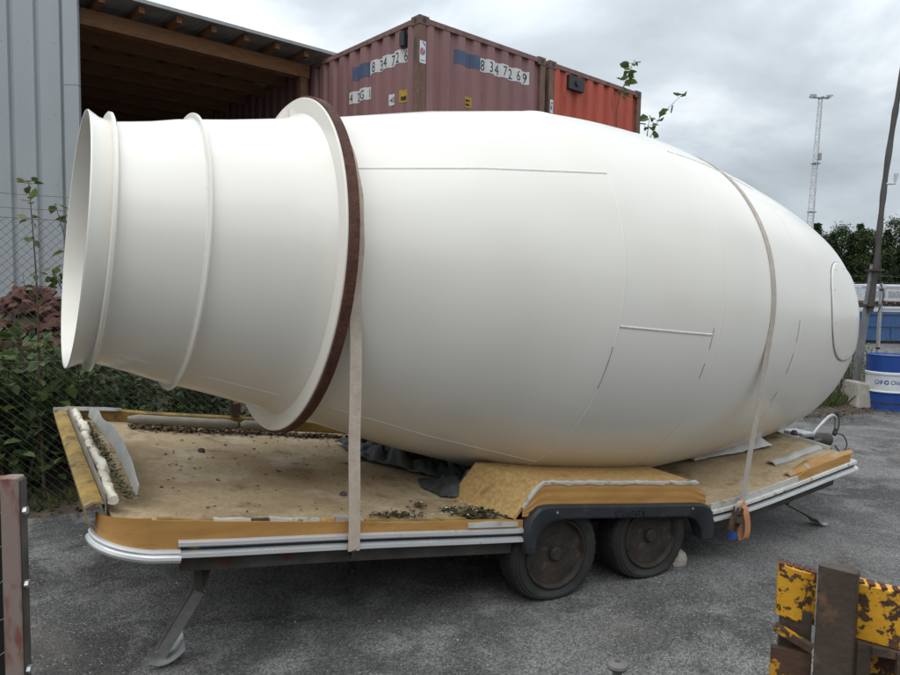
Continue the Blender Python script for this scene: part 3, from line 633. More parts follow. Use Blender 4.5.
shrub('bush', 'small-leaved bush in front of the grey wall behind the rubble', fp(0.1, 2.1), 1.75, 0.6, 20, 900, 0.06, 'leaf_dark', 9)
shrub('bush', 'low brambles covering the foot of the red rubble heap', fp(0.10, 1.05), 1.25, 0.6, 22, 1000, 0.065, 'leaf_mid', 10)
shrub('bush', 'thin bush against the grey wall left of the drum mouth', fp(0.95, 1.9), 2.0, 0.5, 14, 520, 0.055, 'leaf_mid', 11)
shrub('bush', 'bush in the shade behind the fence under the drum mouth', fp(1.6, 1.3), 1.5, 0.6, 18, 900, 0.065, 'leaf_dark', 12)
shrub('bush', 'bush deep behind the fence between chute and trailer rail', fp(2.6, 1.5), 1.5, 0.65, 18, 900, 0.065, 'leaf_dark', 13)
shrub('bush', 'leafy bush at the left edge above the black framed panel', fp(-0.45, 0.95), 1.65, 0.45, 14, 380, 0.085, 'leaf_mid', 14)
def sapling(name, label, base, pts, n_leaf, leaf_len, mat, seed, twigs=(), f0=0.25, aspect=0.75):
    r = random.Random(seed); t = thing(name, label, 'sapling', base)
    st = MB(); lf = MB(); allp = []
    main = spline([Vector(p) for p in pts], 6); st.tube(main, [0.014 - 0.0115 * q / (len(main) - 1) for q in range(len(main))], 6)
    allp += main[int(len(main) * f0):]
    for tw in twigs:
        s2 = spline([Vector(p) for p in tw], 5); st.tube(s2, [0.007 - 0.005 * q / (len(s2) - 1) for q in range(len(s2))], 5); allp += s2[1:]
    for q in range(n_leaf):
        p = r.choice(allp); d = Vector((r.gauss(0, 1), r.gauss(0, 1), r.gauss(-0.1, 0.6))).normalized()
        q0 = p + d * 0.03; st.tube([p, q0], 0.0015, 3)
        leaf(lf, q0, d, Vector((r.gauss(0, .5), r.gauss(0, .5), 1)), leaf_len * r.uniform(0.55, 1.2), leaf_len * aspect * r.uniform(0.7, 1.2))
    st.build('stem', 'bark', t, smooth=True); lf.build('foliage', mat, t, kind='stuff'); return t
sapling('sapling', 'thin leafy sapling growing through the fence at the left edge', fp(0.1, 0.12), [(0, 0, 0), (-0.03, 0.02, 0.8), (-0.02, 0, 1.6), (-0.06, 0, 2.38)], 60, 0.07, 'leaf_light', 21)
sapling('sapling', 'young sapling with oval leaves beside the drum mouth against the wall', fp(0.36, 0.4), [(0, 0, 0), (0.05, 0, 0.9), (-0.02, 0, 1.7), (-0.16, 0, 2.28)], 95, 0.095, 'leaf_light', 22, twigs=[[(0.02, 0, 1.5), (0.10, 0, 1.75), (0.12, 0, 1.98)], [(0.0, 0, 1.4), (-0.15, 0.05, 1.6), (-0.22, 0.05, 1.75)]])
sapling('sapling', 'tall twiggy sapling rising above the drum before the red container', (2.02, 8.75, 0.05),
        [(0, 0, 0), (-0.05, 0, 1.8), (0.02, 0, 3.2), (0.0, 0, 3.9), (0.10, 0, 4.25), (0.20, 0, 4.52)], 62, 0.12, 'leaf_mid', 23, f0=0.66,
        twigs=[[(0.0, 0, 3.2), (0.2, -0.1, 3.35), (0.38, -0.2, 3.55), (0.50, -0.2, 3.80), (0.74, -0.25, 4.05)], [(0.33, -0.2, 3.5), (0.36, -0.2, 3.8)], [(0.3, -0.1, 3.45), (0.42, -0.2, 3.5)]])
# rubble heap of red bricks behind the fence
rb = thing('brick_heap', 'heap of broken red bricks and tiles behind the fence at left', 'rubble', fp(0.05, 1.75))
bm_ = MB().box((-0.5, -0.5, -0.5), (0.5, 0.5, 0.5)).mesh('brick', 'brick_red'); bevel_mesh(bm_, 0.06, 1)
hc = MB(); rows = []
for i in range(13):
    rr = 1 - i / 12.0; rows.append([(0.95 * rr * math.cos(a * math.pi / 8) * (1 + 0.1*nz(a, i)), 0.75 * rr * math.sin(a * math.pi / 8), 1.55 * (1 - rr ** 1.6)) for a in range(17)])
hc.sheet(rows).build('core', 'soil', rb, smooth=True)
rr_ = random.Random(31)
for i in range(170):
    a = rr_.uniform(-2.9, 0.4); q = rr_.uniform(0.05, 1.0) ; z = 1.55 * (1 - q ** 1.6) + 0.03
    place('brick', bm_, rb, loc=(0.95*q*math.cos(a), 0.75*q*math.sin(a), z), rot=(rr_.uniform(-.7, .7), rr_.uniform(-.7, .7), rr_.uniform(0, 3.1)), scale=(rr_.uniform(0.10, 0.25), rr_.uniform(0.07, 0.12), rr_.uniform(0.03, 0.07)))

# ground litter and weeds along the verge
lt = MB(); r = random.Random(41)
for i in range(2600):
    t = r.uniform(-2.5, 13); n = -0.15 + abs(r.gauss(0, 0.25)) - (0.25 if r.random() < 0.3 else 0) - (0.5 * r.random() if t > 9 else 0); p = fpt(t, n, 0.012 + 0.06 * max(0, min(1, n * 2)))
    p.z += r.uniform(0, 0.025); leaf(lt, p, Vector((r.gauss(0, 1), r.gauss(0, 1), r.gauss(0, .3))), Vector((r.gauss(0, .4), r.gauss(0, .4), 1)), r.uniform(0.02, 0.06), r.uniform(0.015, 0.04))
tag(lt.build('leaf_litter', 'litter'), 'brown dead leaves and twigs scattered along the foot of the fence', 'leaves')['kind'] = 'stuff'
gr = MB(); r = random.Random(43)
for i in range(2600):
    t = r.choice((r.uniform(-1.5, 0.8), r.uniform(10.2, 13.5), r.uniform(9.5, 12.5))); n = abs(r.gauss(0, 0.22)) - 0.12; p = fpt(t, n, 0.01)
    h = r.uniform(0.06, 0.22) * (1.4 if t > 9 else 0.8); d = Vector((r.gauss(0, .35), r.gauss(0, .35), 1)).normalized(); s = Vector((r.gauss(0, 1), r.gauss(0, 1), 0)).normalized() * 0.004
    gr.add([p - s, p + s, p + d*h*0.6 + s*0.7, p + d*h + Vector((d.x, d.y, -0.15)) * h * 0.35], [(0, 1, 2), (0, 2, 3)])
tag(gr.build('grass_tufts', 'grass'), 'short grass and weeds growing along the fence foot', 'grass')['kind'] = 'stuff'
for i, (t, n, h, sd_, lb) in enumerate(((11.25, 0.25, 1.0, 51, 'tall green weed between the leaning pole and the fence post'), (11.6, 0.4, 1.15, 52, 'bushy tall weed left of the slim fence post'), (12.3, 0.35, 0.95, 53, 'tall weed behind the blue oil drum'), (10.7, 0.3, 0.7, 54, 'low weed behind the concrete block'))):
    shrub('weed', lb, fp(t, n), h, 0.25, 12, 260, 0.06, 'leaf_light' if i != 2 else 'leaf_mid', sd_, group='weeds beside the oil drum', aspect=0.35)

# ---------------------------------------------------------------- far conifers
def conifer(label, x, y, h, seed, kind):
    r = random.Random(seed); t = thing('conifer_tree', label, 'tree', (x, y, 0), r.uniform(0, 6), 'forest edge beyond the yard')
    MB().tube([(0, 0, 0), (0.05, 0, h*0.5), (0, 0.05, h*0.97)], [0.20, 0.14, 0.03], 7).build('trunk', 'bark', t, smooth=True)
    cr = MB(); lim = MB()
    if kind == 0:      # spruce
        z = h * 0.10
        while z < h * 0.985:
            f = 1 - z / h; rad = h * 0.18 * (f ** 0.8) * r.uniform(0.75, 1.1) + 0.15
            for k in range(7):
                a = r.uniform(0, 6.283); rl = rad * r.uniform(0.7, 1.1); tip = Vector((rl*math.cos(a), rl*math.sin(a), z - rl*0.25))
                lim.tube([(0, 0, z), tip], [0.03, 0.008], 3)
                for q in range(26):
                    u = r.uniform(0.05, 1.05); p = Vector((0, 0, z)).lerp(tip, u) + Vector((r.gauss(0, .13), r.gauss(0, .13), r.gauss(-0.1, .12)))
                    leaf(cr, p, Vector((math.cos(a) + r.gauss(0, .7), math.sin(a) + r.gauss(0, .7), r.gauss(-0.5, .4))), Vector((r.gauss(0, .5), r.gauss(0, .5), 1)), r.uniform(0.28, 0.55), r.uniform(0.15, 0.28))
            z += h * 0.034
    else:              # pine or broad crown: clumps on rising limbs
        for k in range(34):
            a = r.uniform(0, 6.283); z = h * (0.18 + 0.80 * (k / 33.0)); rad = h * 0.19 * (1 - abs(z/h - 0.52) * 1.15) * r.uniform(0.4, 1.05)
            c = Vector((rad*math.cos(a), rad*math.sin(a), z + rad*0.35)); lim.tube([(0, 0, z - 0.3), c], [0.06, 0.015], 4)
            cs_ = h * r.uniform(0.04, 0.07)
            for q in range(190):
                p = c + Vector((r.gauss(0, cs_), r.gauss(0, cs_), r.gauss(0, cs_*0.6)))
                leaf(cr, p, Vector((r.gauss(0, 1), r.gauss(0, 1), r.gauss(0.2, .6))), Vector((r.gauss(0, .6), r.gauss(0, .6), 1)), r.uniform(0.22, 0.44), r.uniform(0.14, 0.26))
    lim.build('limb', 'bark', t, kind='stuff'); cr.build('crown', 'needle' if kind == 0 else 'needle_light', t, kind='stuff')
    return t
def at_px(px, Y): return (px - 450) / 690.0 * Y
TL = [(770, 118, 12.0, 0), (785, 122, 13.4, 1), (797, 112, 13.2, 0), (812, 116, 14.9, 0), (821, 124, 13.0, 1), (829, 113, 12.9, 0), (837, 121, 14.4, 1), (847, 116, 13.3, 0), (855, 123, 15.6, 0), (864, 114, 13.0, 1), (873, 120, 14.2, 0), (882, 115, 13.9, 0), (890, 122, 15.8, 1), (900, 116, 14.0, 0), (914, 121, 14.6, 1), (928, 117, 14.4, 0), (946, 122, 14.0, 1)]
dirs = ('leftmost', 'second', 'third', 'fourth', 'fifth', 'sixth', 'seventh', 'eighth', 'ninth', 'tenth', 'eleventh', 'twelfth', 'thirteenth', 'fourteenth', 'fifteenth', 'sixteenth', 'seventeenth')
for i, (px, Y, h, kd) in enumerate(TL):
    w_ = ('narrow dark spruce', 'rounded olive-green pine')[kd]
    conifer(f'{w_} in the far forest edge, {dirs[i]} tree counted from the left', at_px(px, Y), Y, h - 1.0, 60 + i, kd)
# dim undergrowth that closes the wood
ug = MB(); r = random.Random(97)
for i in range(20000):
    x = r.uniform(48, 100); p = Vector((x, 130 + r.gauss(0, 1.5), (9.5 + 2.2 * nz(x * 0.45, 3)) * r.random())); leaf(ug, p, Vector((r.gauss(0, 1), r.gauss(0, 1), r.gauss(0, 1))), Vector((0, -1, 0.5)), r.uniform(0.35, 0.7), r.uniform(0.3, 0.5))
tag(ug.build('forest_undergrowth', 'needle'), 'dark dense undergrowth filling the wood behind the far conifers', 'wood')['kind'] = 'stuff'

# ================================================================ FAR YARD
# floodlight mast
MX, MY, MHt = at_px(803, 95), 95.0, 28.2
ms = thing('floodlight_mast', 'white lattice floodlight mast with four lamps beyond the yard', 'light mast', (MX, MY, 0)); ms.rotation_euler = (0, R(1.6), 0)
corn = lambda k, z: Vector(((0.62 - 0.36 * z / MHt) * math.cos(k * 2.094 + 0.4), (0.62 - 0.36 * z / MHt) * math.sin(k * 2.094 + 0.4), z))
for k in range(3): MB().tube([corn(k, 0), corn(k, MHt)], 0.055, 6).build('mast_leg', 'mast_white', ms)
br = MB(); z = 0; i = 0
while z < MHt - 0.9:
    for k in range(3):
        a, c = (k, (k + 1) % 3) if i % 2 == 0 else ((k + 1) % 3, k)
        br.tube([corn(a, z), corn(c, z + 0.9)], 0.03, 4); br.tube([corn(k, z), corn((k + 1) % 3, z)], 0.022, 4)
    z += 0.9; i += 1
br.build('lattice_bracing', 'mast_white', ms, kind='stuff')
MB().box((-1.0, -0.12, MHt), (1.0, 0.12, MHt + 0.15)).build('head_frame', 'lamp_grey', ms)
MB().box((-0.12, -0.6, MHt + 0.02), (0.12, 0.6, MHt + 0.14)).build('head_frame', 'lamp_grey', ms)
for x, y in ((-1.25, -0.35), (-0.95, 0.55), (1.15, 0.55), (0.95, -0.35)):
    l_ = MB(); sg_ = 1 if x > 0 else -1
    l_.add([(x - 0.40, y - 0.25, MHt + 0.12 + 0.08*sg_), (x + 0.40, y - 0.25, MHt + 0.12 + 0.08*-sg_ + 0.16*sg_), (x + 0.36, y + 0.25, MHt + 0.30), (x - 0.36, y + 0.25, MHt + 0.30), (x - 0.34, y - 0.2, MHt + 0.36), (x + 0.34, y - 0.2, MHt + 0.40), (x + 0.3, y + 0.2, MHt + 0.48), (x - 0.3, y + 0.2, MHt + 0.48)],
           [(3, 2, 1, 0), (4, 5, 6, 7), (0, 1, 5, 4), (1, 2, 6, 5), (2, 3, 7, 6), (3, 0, 4, 7)])
    lo_ = l_.build('floodlight', 'lamp_grey', ms); MB().tube([(x, y, MHt + 0.3), (x * 0.75, y * 0.5, MHt + 0.1)], 0.05, 5).build('bracket', 'lamp_grey', lo_)
for z in (19.5, 13.0, 4.0): MB().box((-0.45, -0.45, z), (0.45, 0.45, z + 0.12)).build('collar', 'lamp_grey', ms)
MB().box((0.15, -0.45, 20.0), (0.5, -0.1, 20.9)).build('junction_box', 'lamp_grey', ms)

# blue skip, wrapped goods on racks
sk = thing('blue_skip', 'low blue steel skip beyond the chain-link fence at right', 'skip', (at_px(862, 25), 25.0, 0), R(4))
MB().add([(-0.2, 0, 0.12), (9.0, 0, 0.12), (9.0, 0, 1.12), (-0.3, 0, 1.12), (-0.2, 1.8, 0.12), (9.0, 1.8, 0.12), (9.0, 1.9, 1.12), (-0.3, 1.9, 1.12)], [(0, 1, 2, 3), (5, 4, 7, 6), (4, 0, 3, 7), (1, 5, 6, 2), (4, 5, 1, 0)]).build('body', 'far_blue', sk)
for z in (1.06, 0.62): MB().box((-0.32, -0.06, z), (9.0, -0.003, z + 0.09)).build('rim', 'far_blue', sk)
for x in range(9): MB().box((x + 0.1, -0.05, 0.14), (x + 0.2, -0.004, 0.60)).build('stiffener', 'far_blue', sk)
for x in (0.5, 7.5): MB().box((x, 0.2, 0.0), (x + 0.3, 1.6, 0.118)).build('runner', 'chassis', sk)
pk = 0
ords = ('first', 'second', 'third', 'fourth', 'fifth', 'sixth')
for tier in range(2):
    for i in range(5):
        x0 = at_px(858, 40) + i * 1.42 + (0.12 if tier else 0); z0 = 0.02 + tier * 1.28; hgt = 1.12 - (0.10 if (i + tier) % 3 == 0 else 0)
        g = thing('wrapped_pallet', f'white wrapped pallet of goods, {ords[i]} from the left in the {("lower", "upper")[tier]} row beyond the skip', 'pallet goods', (x0, 40.0 + 0.1 * (i % 2), z0), 0, 'wrapped goods stacked in the far yard')
        for q in (0.05, 0.55, 1.05): MB().box((q, 0, 0), (q + 0.12, 1.1, 0.10)).build('pallet_block', 'timber_old', g)
        MB().box((0, 0, 0.10), (1.28, 1.1, 0.13)).build('pallet_deck', 'timber_old', g)
        me = MB().box((0.02, 0.02, 0.13), (1.26, 1.08, hgt)).mesh('load', 'far_white'); bevel_mesh(me, 0.05, 2); ld = place('load', me, g)
        MB().box((0.18, 0.008, 0.35), (1.08, 0.018, 0.72)).build('printed_label', 'far_print', ld)
        MB().box((0.015, 0.005, hgt - 0.20), (1.265, 0.017, hgt - 0.13)).build('band', 'far_grey', ld)
gr_ = thing('guard_rail', 'pale horizontal rail fence in front of the wrapped pallets', 'railing', (at_px(855, 33), 33.0, 0))
for z in (0.95, 1.55): MB().box((0, -0.03, z), (8, 0.03, z + 0.09)).build('rail', 'far_white', gr_)
for x in (0.4, 2.6, 4.8, 7.0): MB().box((x, 0.032, 0), (x + 0.08, 0.1, 1.66)).build('post', 'far_grey', gr_)

# oil drum
OD = Vector((6.68, 10.46, 0))
od = thing('oil_drum', 'blue and white steel oil drum lettered Q8 Oils beside the concrete block', 'oil drum', tuple(OD), math.atan2(-OD.y, -OD.x)); od.scale = (1, 1, 0.94)
RD = 0.292
def bulge(z): return RD + (0.012 if abs(z - 0.29) < 0.018 or abs(z - 0.585) < 0.018 else 0)
def band(z0, z1): 
    zs = sorted(set([z0, z1] + [z for c in (0.29, 0.585) for z in (c - 0.026, c - 0.014, c, c + 0.014, c + 0.026) if z0 < z < z1])); 
    return [(z, bulge(z)) for z in zs]
MB().lathe([(0, RD + 0.004), (0.012, RD + 0.006), (0.025, RD)] + band(0.026, 0.29), 40).build('lower_shell', 'drum_blue', od, smooth=True)
MB().lathe(band(0.2905, 0.615), 40).build('white_band', 'drum_band', od, smooth=True)
MB().lathe(band(0.6155, 0.86) + [(0.868, RD + 0.006), (0.882, RD + 0.006), (0.882, RD - 0.012), (0.866, RD - 0.016)], 40).build('upper_shell', 'drum_blue', od, smooth=True)
MB().lathe([(0.862, 0.0), (0.862, RD - 0.017)], 40).build('lid', 'rusty_lid', od)
for a, c_ in ((0.5, 0.035), (3.4, 0.022)): MB().lathe([(0.863, c_), (0.874, c_ * 0.9)], 14, 'z', (0.2*math.cos(a), 0.2*math.sin(a), 0)).build('bung', 'steel_brown', od)
def drum_text(body, size, z, a0, mat, lift=0.003):
    me = text_mesh(body, size, 0.15); xs_ = [v.co.x for v in me.vertices]; wd = max(xs_)
    def fn_(x, y, zc):
        a = a0 + x / RD; return Vector(((RD + lift) * math.cos(a), (RD + lift) * math.sin(a), z + y))
    cut_map(me, [wd * i / 14 for i in range(1, 14)], fn_, mat); return place('lettering', me, od)
drum_text('Q8', 0.088, 0.425, -0.60, 'drum_blue'); drum_text('Oils', 0.088, 0.425, 0.13, 'drum_blue')
lg = MB(); 
for rr1, rr2, a0, a1 in ((0.034, 0.018, 0.3, 6.0),):
    pts = []
    for i in range(15):
        a = a0 + (a1 - a0) * i / 14; pts.append((a, rr1, rr2))
    rows = [[(((RD + 0.003) * math.cos(-0.02 + q * math.cos(a) / RD)), (RD + 0.003) * math.sin(-0.02 + q * math.cos(a) / RD), 0.453 + q * math.sin(a)) for a, _, _ in pts] for q in (rr1, rr2)]
    lg.sheet(rows)
lg.build('round_mark', 'drum_blue', od)
MB().lathe([(0.10, RD + 0.002), (0.125, RD + 0.006)], 40).build('dirt_hoop', 'steel_brown', od)

# concrete block, leaning pole
cb = MB(); P8 = [(-0.20, -0.19, 0), (0.21, -0.21, 0), (0.20, 0.2, 0), (-0.2, 0.2, 0), (-0.11, -0.15, 0.40), (0.15, -0.16, 0.36), (0.15, 0.14, 0.39), (-0.12, 0.14, 0.42)]
cb.add(P8, [(3, 2, 1, 0), (4, 5, 6, 7), (0, 1, 5, 4), (1, 2, 6, 5), (2, 3, 7, 6), (3, 0, 4, 7)]); me = cb.mesh('concrete_block', 'concrete'); bevel_mesh(me, 0.025, 2)
o = place('concrete_block', me, None, loc=(6.28, 10.55, 0), rot=(0, 0, 0.3)); tag(o, 'tapered concrete block at the foot of the leaning pole', 'block')
pl = thing('leaning_pole', 'tall dark pole leaning to the right, strapped to a grey steel stub', 'pole', (6.46, 10.95, 0))
MB().tube([(0, 0, 0), (0.08, 0.0, 0.9), (0.20, 0, 2.2)], [0.062, 0.058, 0.046], 10).build('steel_stub', 'pole_steel', pl, smooth=True)
pts = spline([(0.14, -0.09, 1.45), (0.19, -0.09, 2.2), (0.215, -0.09, 2.9), (0.255, -0.08, 3.55), (0.33, -0.08, 4.4), (0.425, -0.08, 5.2), (0.80, -0.08, 8.2)], 6)
MB().tube(pts, [0.042 + 0.005 * math.sin(i * 1.3) for i in range(len(pts))], 9).build('wooden_pole', 'pole_dark', pl, smooth=True)
for z, x in ((1.55, 0.14), (2.10, 0.185)): MB().box((x - 0.08, -0.16, z), (x + 0.10, 0.06, z + 0.03)).build('strap_band', 'steel_brown', pl)
MB().tube([(0.25, -0.1, 3.45), (0.38, -0.12, 3.45), (0.40, -0.12, 3.6)], [0.02, 0.02, 0.035], 8).build('insulator', 'far_white', pl)
MB().tube(spline([(0.22, -0.15, 2.4), (0.21, -0.17, 2.0), (0.27, -0.19, 1.7), (0.19, -0.17, 1.4)], 5), 0.008, 5).build('cable', 'black_box', pl)

# ================================================================ TRAILER (stripped caravan floor)
TAZ = R(27.0); TW = Vector((0.547, 3.683, 0))
tr = thing('flatbed_trailer', 'sagging stripped caravan trailer with chipboard deck carrying the white drum', 'trailer', tuple(TW), TAZ)
TU = [-2.45, -1.9, -1.12, -0.16, 0.5, 1.2, 1.5, 2.0, 2.65, 3.2]; TZ = [0.635, 0.555, 0.475, 0.36, 0.295, 0.262, 0.285, 0.355, 0.455, 0.53]
def zt(u):   # smoothed underside line of the near side trim
    return sum(lerp(u + d, TU, TZ) for d in (-0.3, -0.2, -0.1, 0, 0.1, 0.2, 0.3)) / 7
def dk(u, v): return zt(u) + 0.112 + 0.035 * max(0, min(1, (-u - 0.2) / 2)) + 0.045 * (v / 2.1)
def uleft(v): return -2.17 - 0.22 * v / 2.1
# deck
def deck_board(ua, ub, vs_, n):
    rows = []
    for i in range(n + 1):
        row = []
        for v in vs_:
            u0 = max(uleft(v) + 0.05, -1.98 - 0.17 * math.sqrt(max(0, 1 - (max(0, 0.20 - v) / 0.20) ** 2)) - (0.5 * max(0, v - 0.20))) if ua is None else ua
            u1 = 2.62 + 0.10 * math.sin(v / 2.1 * math.pi) - 0.25 * max(0, 0.12 - v) if ub is None else ub
            u = u0 + (u1 - u0) * i / n; row.append((u, v, dk(u, v) + 0.004 * nz(u * 2, v * 2)))
        rows.append(row)
    MB().sheet(rows, 0.035).build('deck_board', 'chipboard', tr, smooth=True, angle=30, fix=True)
VF = [0.0, 0.02, 0.1, 0.25, 0.42, 0.6, 0.85, 1.1, 1.35, 1.6, 1.85, 2.08]
deck_board(None, -0.21, VF, 24); deck_board(-0.2095, 1.16, [0.425, 0.6, 0.85, 1.1, 1.35, 1.67], 18); deck_board(1.1605, None, VF, 18)
# chassis beams, cross members, axles
for v in (0.42, 1.68):
    b = MB()
    for i in range(24):
        u = -2.0 + 4.6 * i / 24; u2 = -2.0 + 4.6 * (i + 1) / 24
        b.bar((u, v, dk(u, v) - 0.11), (u2, v, dk(u2, v) - 0.11), 0.05, 0.14)
    b.build('chassis_beam', 'chassis', tr)
for u in (-2.0, -1.2, -0.35, 1.2, 1.9, 2.5): MB().bar((u, 0.06, dk(u, 0) - 0.075), (u, 2.04, dk(u, 2.04) - 0.075), 0.045, 0.065).build('cross_member', 'chassis', tr)
for u in (0.07, 0.76): MB().tube([(u, 0.15, 0.25), (u, 1.95, 0.25)], 0.035, 10).build('axle', 'chassis', tr, smooth=True)
# dark skirt under the near edge
for a0, a1 in ((-1.87, -0.17), (1.22, 2.5)):
    rows = [[(a0 + (a1 - a0) * i / 16, 0.035, zt(a0 + (a1 - a0) * i / 16) + dz) for i in range(17)] for dz in (0.06, -0.075)]
    MB().sheet(rows, 0.02, (0, 1, 0)).build('under_skirt', 'chassis', tr, fix=True)
# near side: two bright trims, ochre panel, pale torn strip on top
def strip(name, mat, a0, a1, lo, hi, v0, v1, n=20, wob=0.0, seed=0.0, prof=None, parent=None):
    b = MB(); vs = []; fs = []
    for i in range(n + 1):
        u = a0 + (a1 - a0) * i / n; z = zt(u); w = wob * (nz(u * 3.1, seed) + 0.6 * nz(u * 9.7, seed + 4))
        l_, h_ = (lo(u) if callable(lo) else lo), (hi(u) if callable(hi) else hi)
        if prof: ring = [(v0 + p * (v1 - v0), z + l_ + q * (h_ - l_)) for p, q in prof]
        else: ring = [(v0, z + l_), (v1, z + l_), (v1, z + h_ + w), (v0, z + h_ + w)]
        vs += [(u, y, zz_) for y, zz_ in ring]
    k = 4 if not prof else len(prof)
    for i in range(n):
        for j in range(k): fs.append((i*k+j, i*k+(j+1) % k, (i+1)*k+(j+1) % k, (i+1)*k+j))
    fs += [tuple(range(k)), tuple(reversed(range(n*k, n*k+k)))]
    b.add(vs, fs); return b.build(name, mat, parent or tr, smooth=True, angle=40, fix=True)
RND = [(1, 0), (0.25, 0.02), (0.0, 0.3), (0.05, 0.75), (0.3, 1.0), (1, 1)]
oh = lambda u: 0.122 + 0.042 * max(0, min(1, (-u - 0.9) / 1.1))
for a0, a1 in ((-1.88, -0.165), (1.235, 2.66)):
    strip('lower_trim', 'chrome_trim', a0, a1, 0.0, 0.033, -0.040, 0.03, prof=RND)
    strip('trim_gap', 'dark_plastic', a0 + 0.01, a1 - 0.01, 0.032, 0.046, -0.012, 0.03)
    strip('upper_trim', 'chrome_trim' if a0 < 0 else 'pale_trim', a0, a1, 0.045, 0.078, -0.030, 0.03, prof=RND)
strip('side_panel', 'ochre_panel', -1.99, -0.165, lambda u: 0.079 if u > -1.80 else 0.036, oh, -0.012, 0.0, wob=0.006)
for k_, (a0, a1, m_, h_) in enumerate(((-1.96, -1.74, 'yellow_board', 0.006), (-1.735, -1.58, 'pale_trim', 0.008), (-1.575, -1.50, 'steel_brown', 0.004), (-1.495, -1.27, 'pale_trim', 0.009), (-1.265, -1.20, 'chipboard_orange', 0.005), (-1.195, -1.055, 'bent_sheet', 0.007))):
    strip('torn_edge', m_, a0, a1, lambda u: oh(u) - 0.012, lambda u, h_=h_: oh(u) + h_, -0.003 + 0.002 * (k_ % 3), 0.018 + 0.006 * (k_ % 2), n=22, wob=0.014, seed=2 + k_)
strip('torn_edge', 'yellow_board', -1.05, -0.50, lambda u: oh(u) - 0.006, lambda u: oh(u) + 0.006, 0.001, 0.03, n=24, wob=0.008, seed=5)
strip('torn_edge', 'pale_trim', -0.50, -0.20, lambda u: oh(u) - 0.035, lambda u: oh(u) - 0.008, -0.020, -0.0125, n=18, wob=0.012, seed=9)
strip('side_panel', 'pale_trim', 1.235, 2.05, 0.079, 0.115, -0.012, 0.0, wob=0.004)
strip('side_panel', 'ochre_panel', 2.05, 2.60, 0.079, lambda u: 0.115 + 0.022 * math.sin(min(1, (u - 2.05) / 0.15) * 1.57), -0.014, 0.0, wob=0.008, seed=3)
# curled ochre edge lying on the front near corner
rows = []
for i in range(22):
    u = 2.0 + 0.68 * i / 21; z = dk(u, 0.05); w = 0.5 + 0.5 * math.sin(i / 21 * math.pi)
    rows.append([(u, 0.012 + 0.12 * w * q / 6 * (0.8 + 0.2 * nz(u * 5)), z + 0.008 + 0.024 * w * math.sin(q / 6 * 2.6) + 0.006 * nz(u * 8, q)) for q in range(7)])
MB().sheet(rows, 0.008).build('curled_edge', 'ochre_worn', tr, smooth=True, angle=50, fix=True)
rows = []
for i in range(16):
    u = 2.10 + 0.50 * i / 15
    rows.append([(u, 0.20 + 0.08 * q / 3 + 0.015 * nz(u * 6, 2), dk(u, 0.2) + 0.012 + 0.02 * math.sin(q / 3 * 3.0) + 0.006 * nz(u * 9, q)) for q in range(4)])
MB().sheet(rows, 0.01).build('torn_edge', 'bent_sheet', tr, smooth=True, fix=True)
# rounded corner bumper at the rear near corner
def corner_pts(z_off, ro):
    c = []
    for i in range(15):
        a = math.pi * (0.5 + 0.5 * i / 14)          # from side towards end
        u = -1.98 + 0.20 * math.cos(a); v = 0.20 - (0.20 + ro) * math.sin(a)
        c.append((u - ro * (i / 14), v, zt(max(u, -2.2)) + z_off + 0.030 * i / 14))
    return c
MB().tube([(-1.872, -0.03, zt(-1.872) + 0.002)] + corner_pts(0.004, 0.03), 0.018, 10).build('corner_bumper', 'chrome_trim', tr, smooth=True)
MB().tube([(-1.872, -0.024, zt(-1.872) + 0.028)] + corner_pts(0.030, 0.024), 0.013, 8).build('corner_bumper', 'chrome_trim', tr, smooth=True)
rows = []
for z_ in (0.045, 0.075, 0.11, 0.15, 0.19):
    rows.append([(p[0] + 0.05 * (z_ - 0.04) * i_ / 14, p[1] + 0.12 * (z_ - 0.04) * i_ / 14, p[2] + 0.030 + (z_ - 0.045) * (0.98 - 0.45 * i_ / 14) + 0.006 * nz(p[0] * 6, z_ * 20) * (z_ > 0.05)) for i_, p in enumerate(corner_pts(0.0, 0.012))])
MB().sheet(rows).build('corner_panel', 'ochre_panel', tr, smooth=True, fix=True)
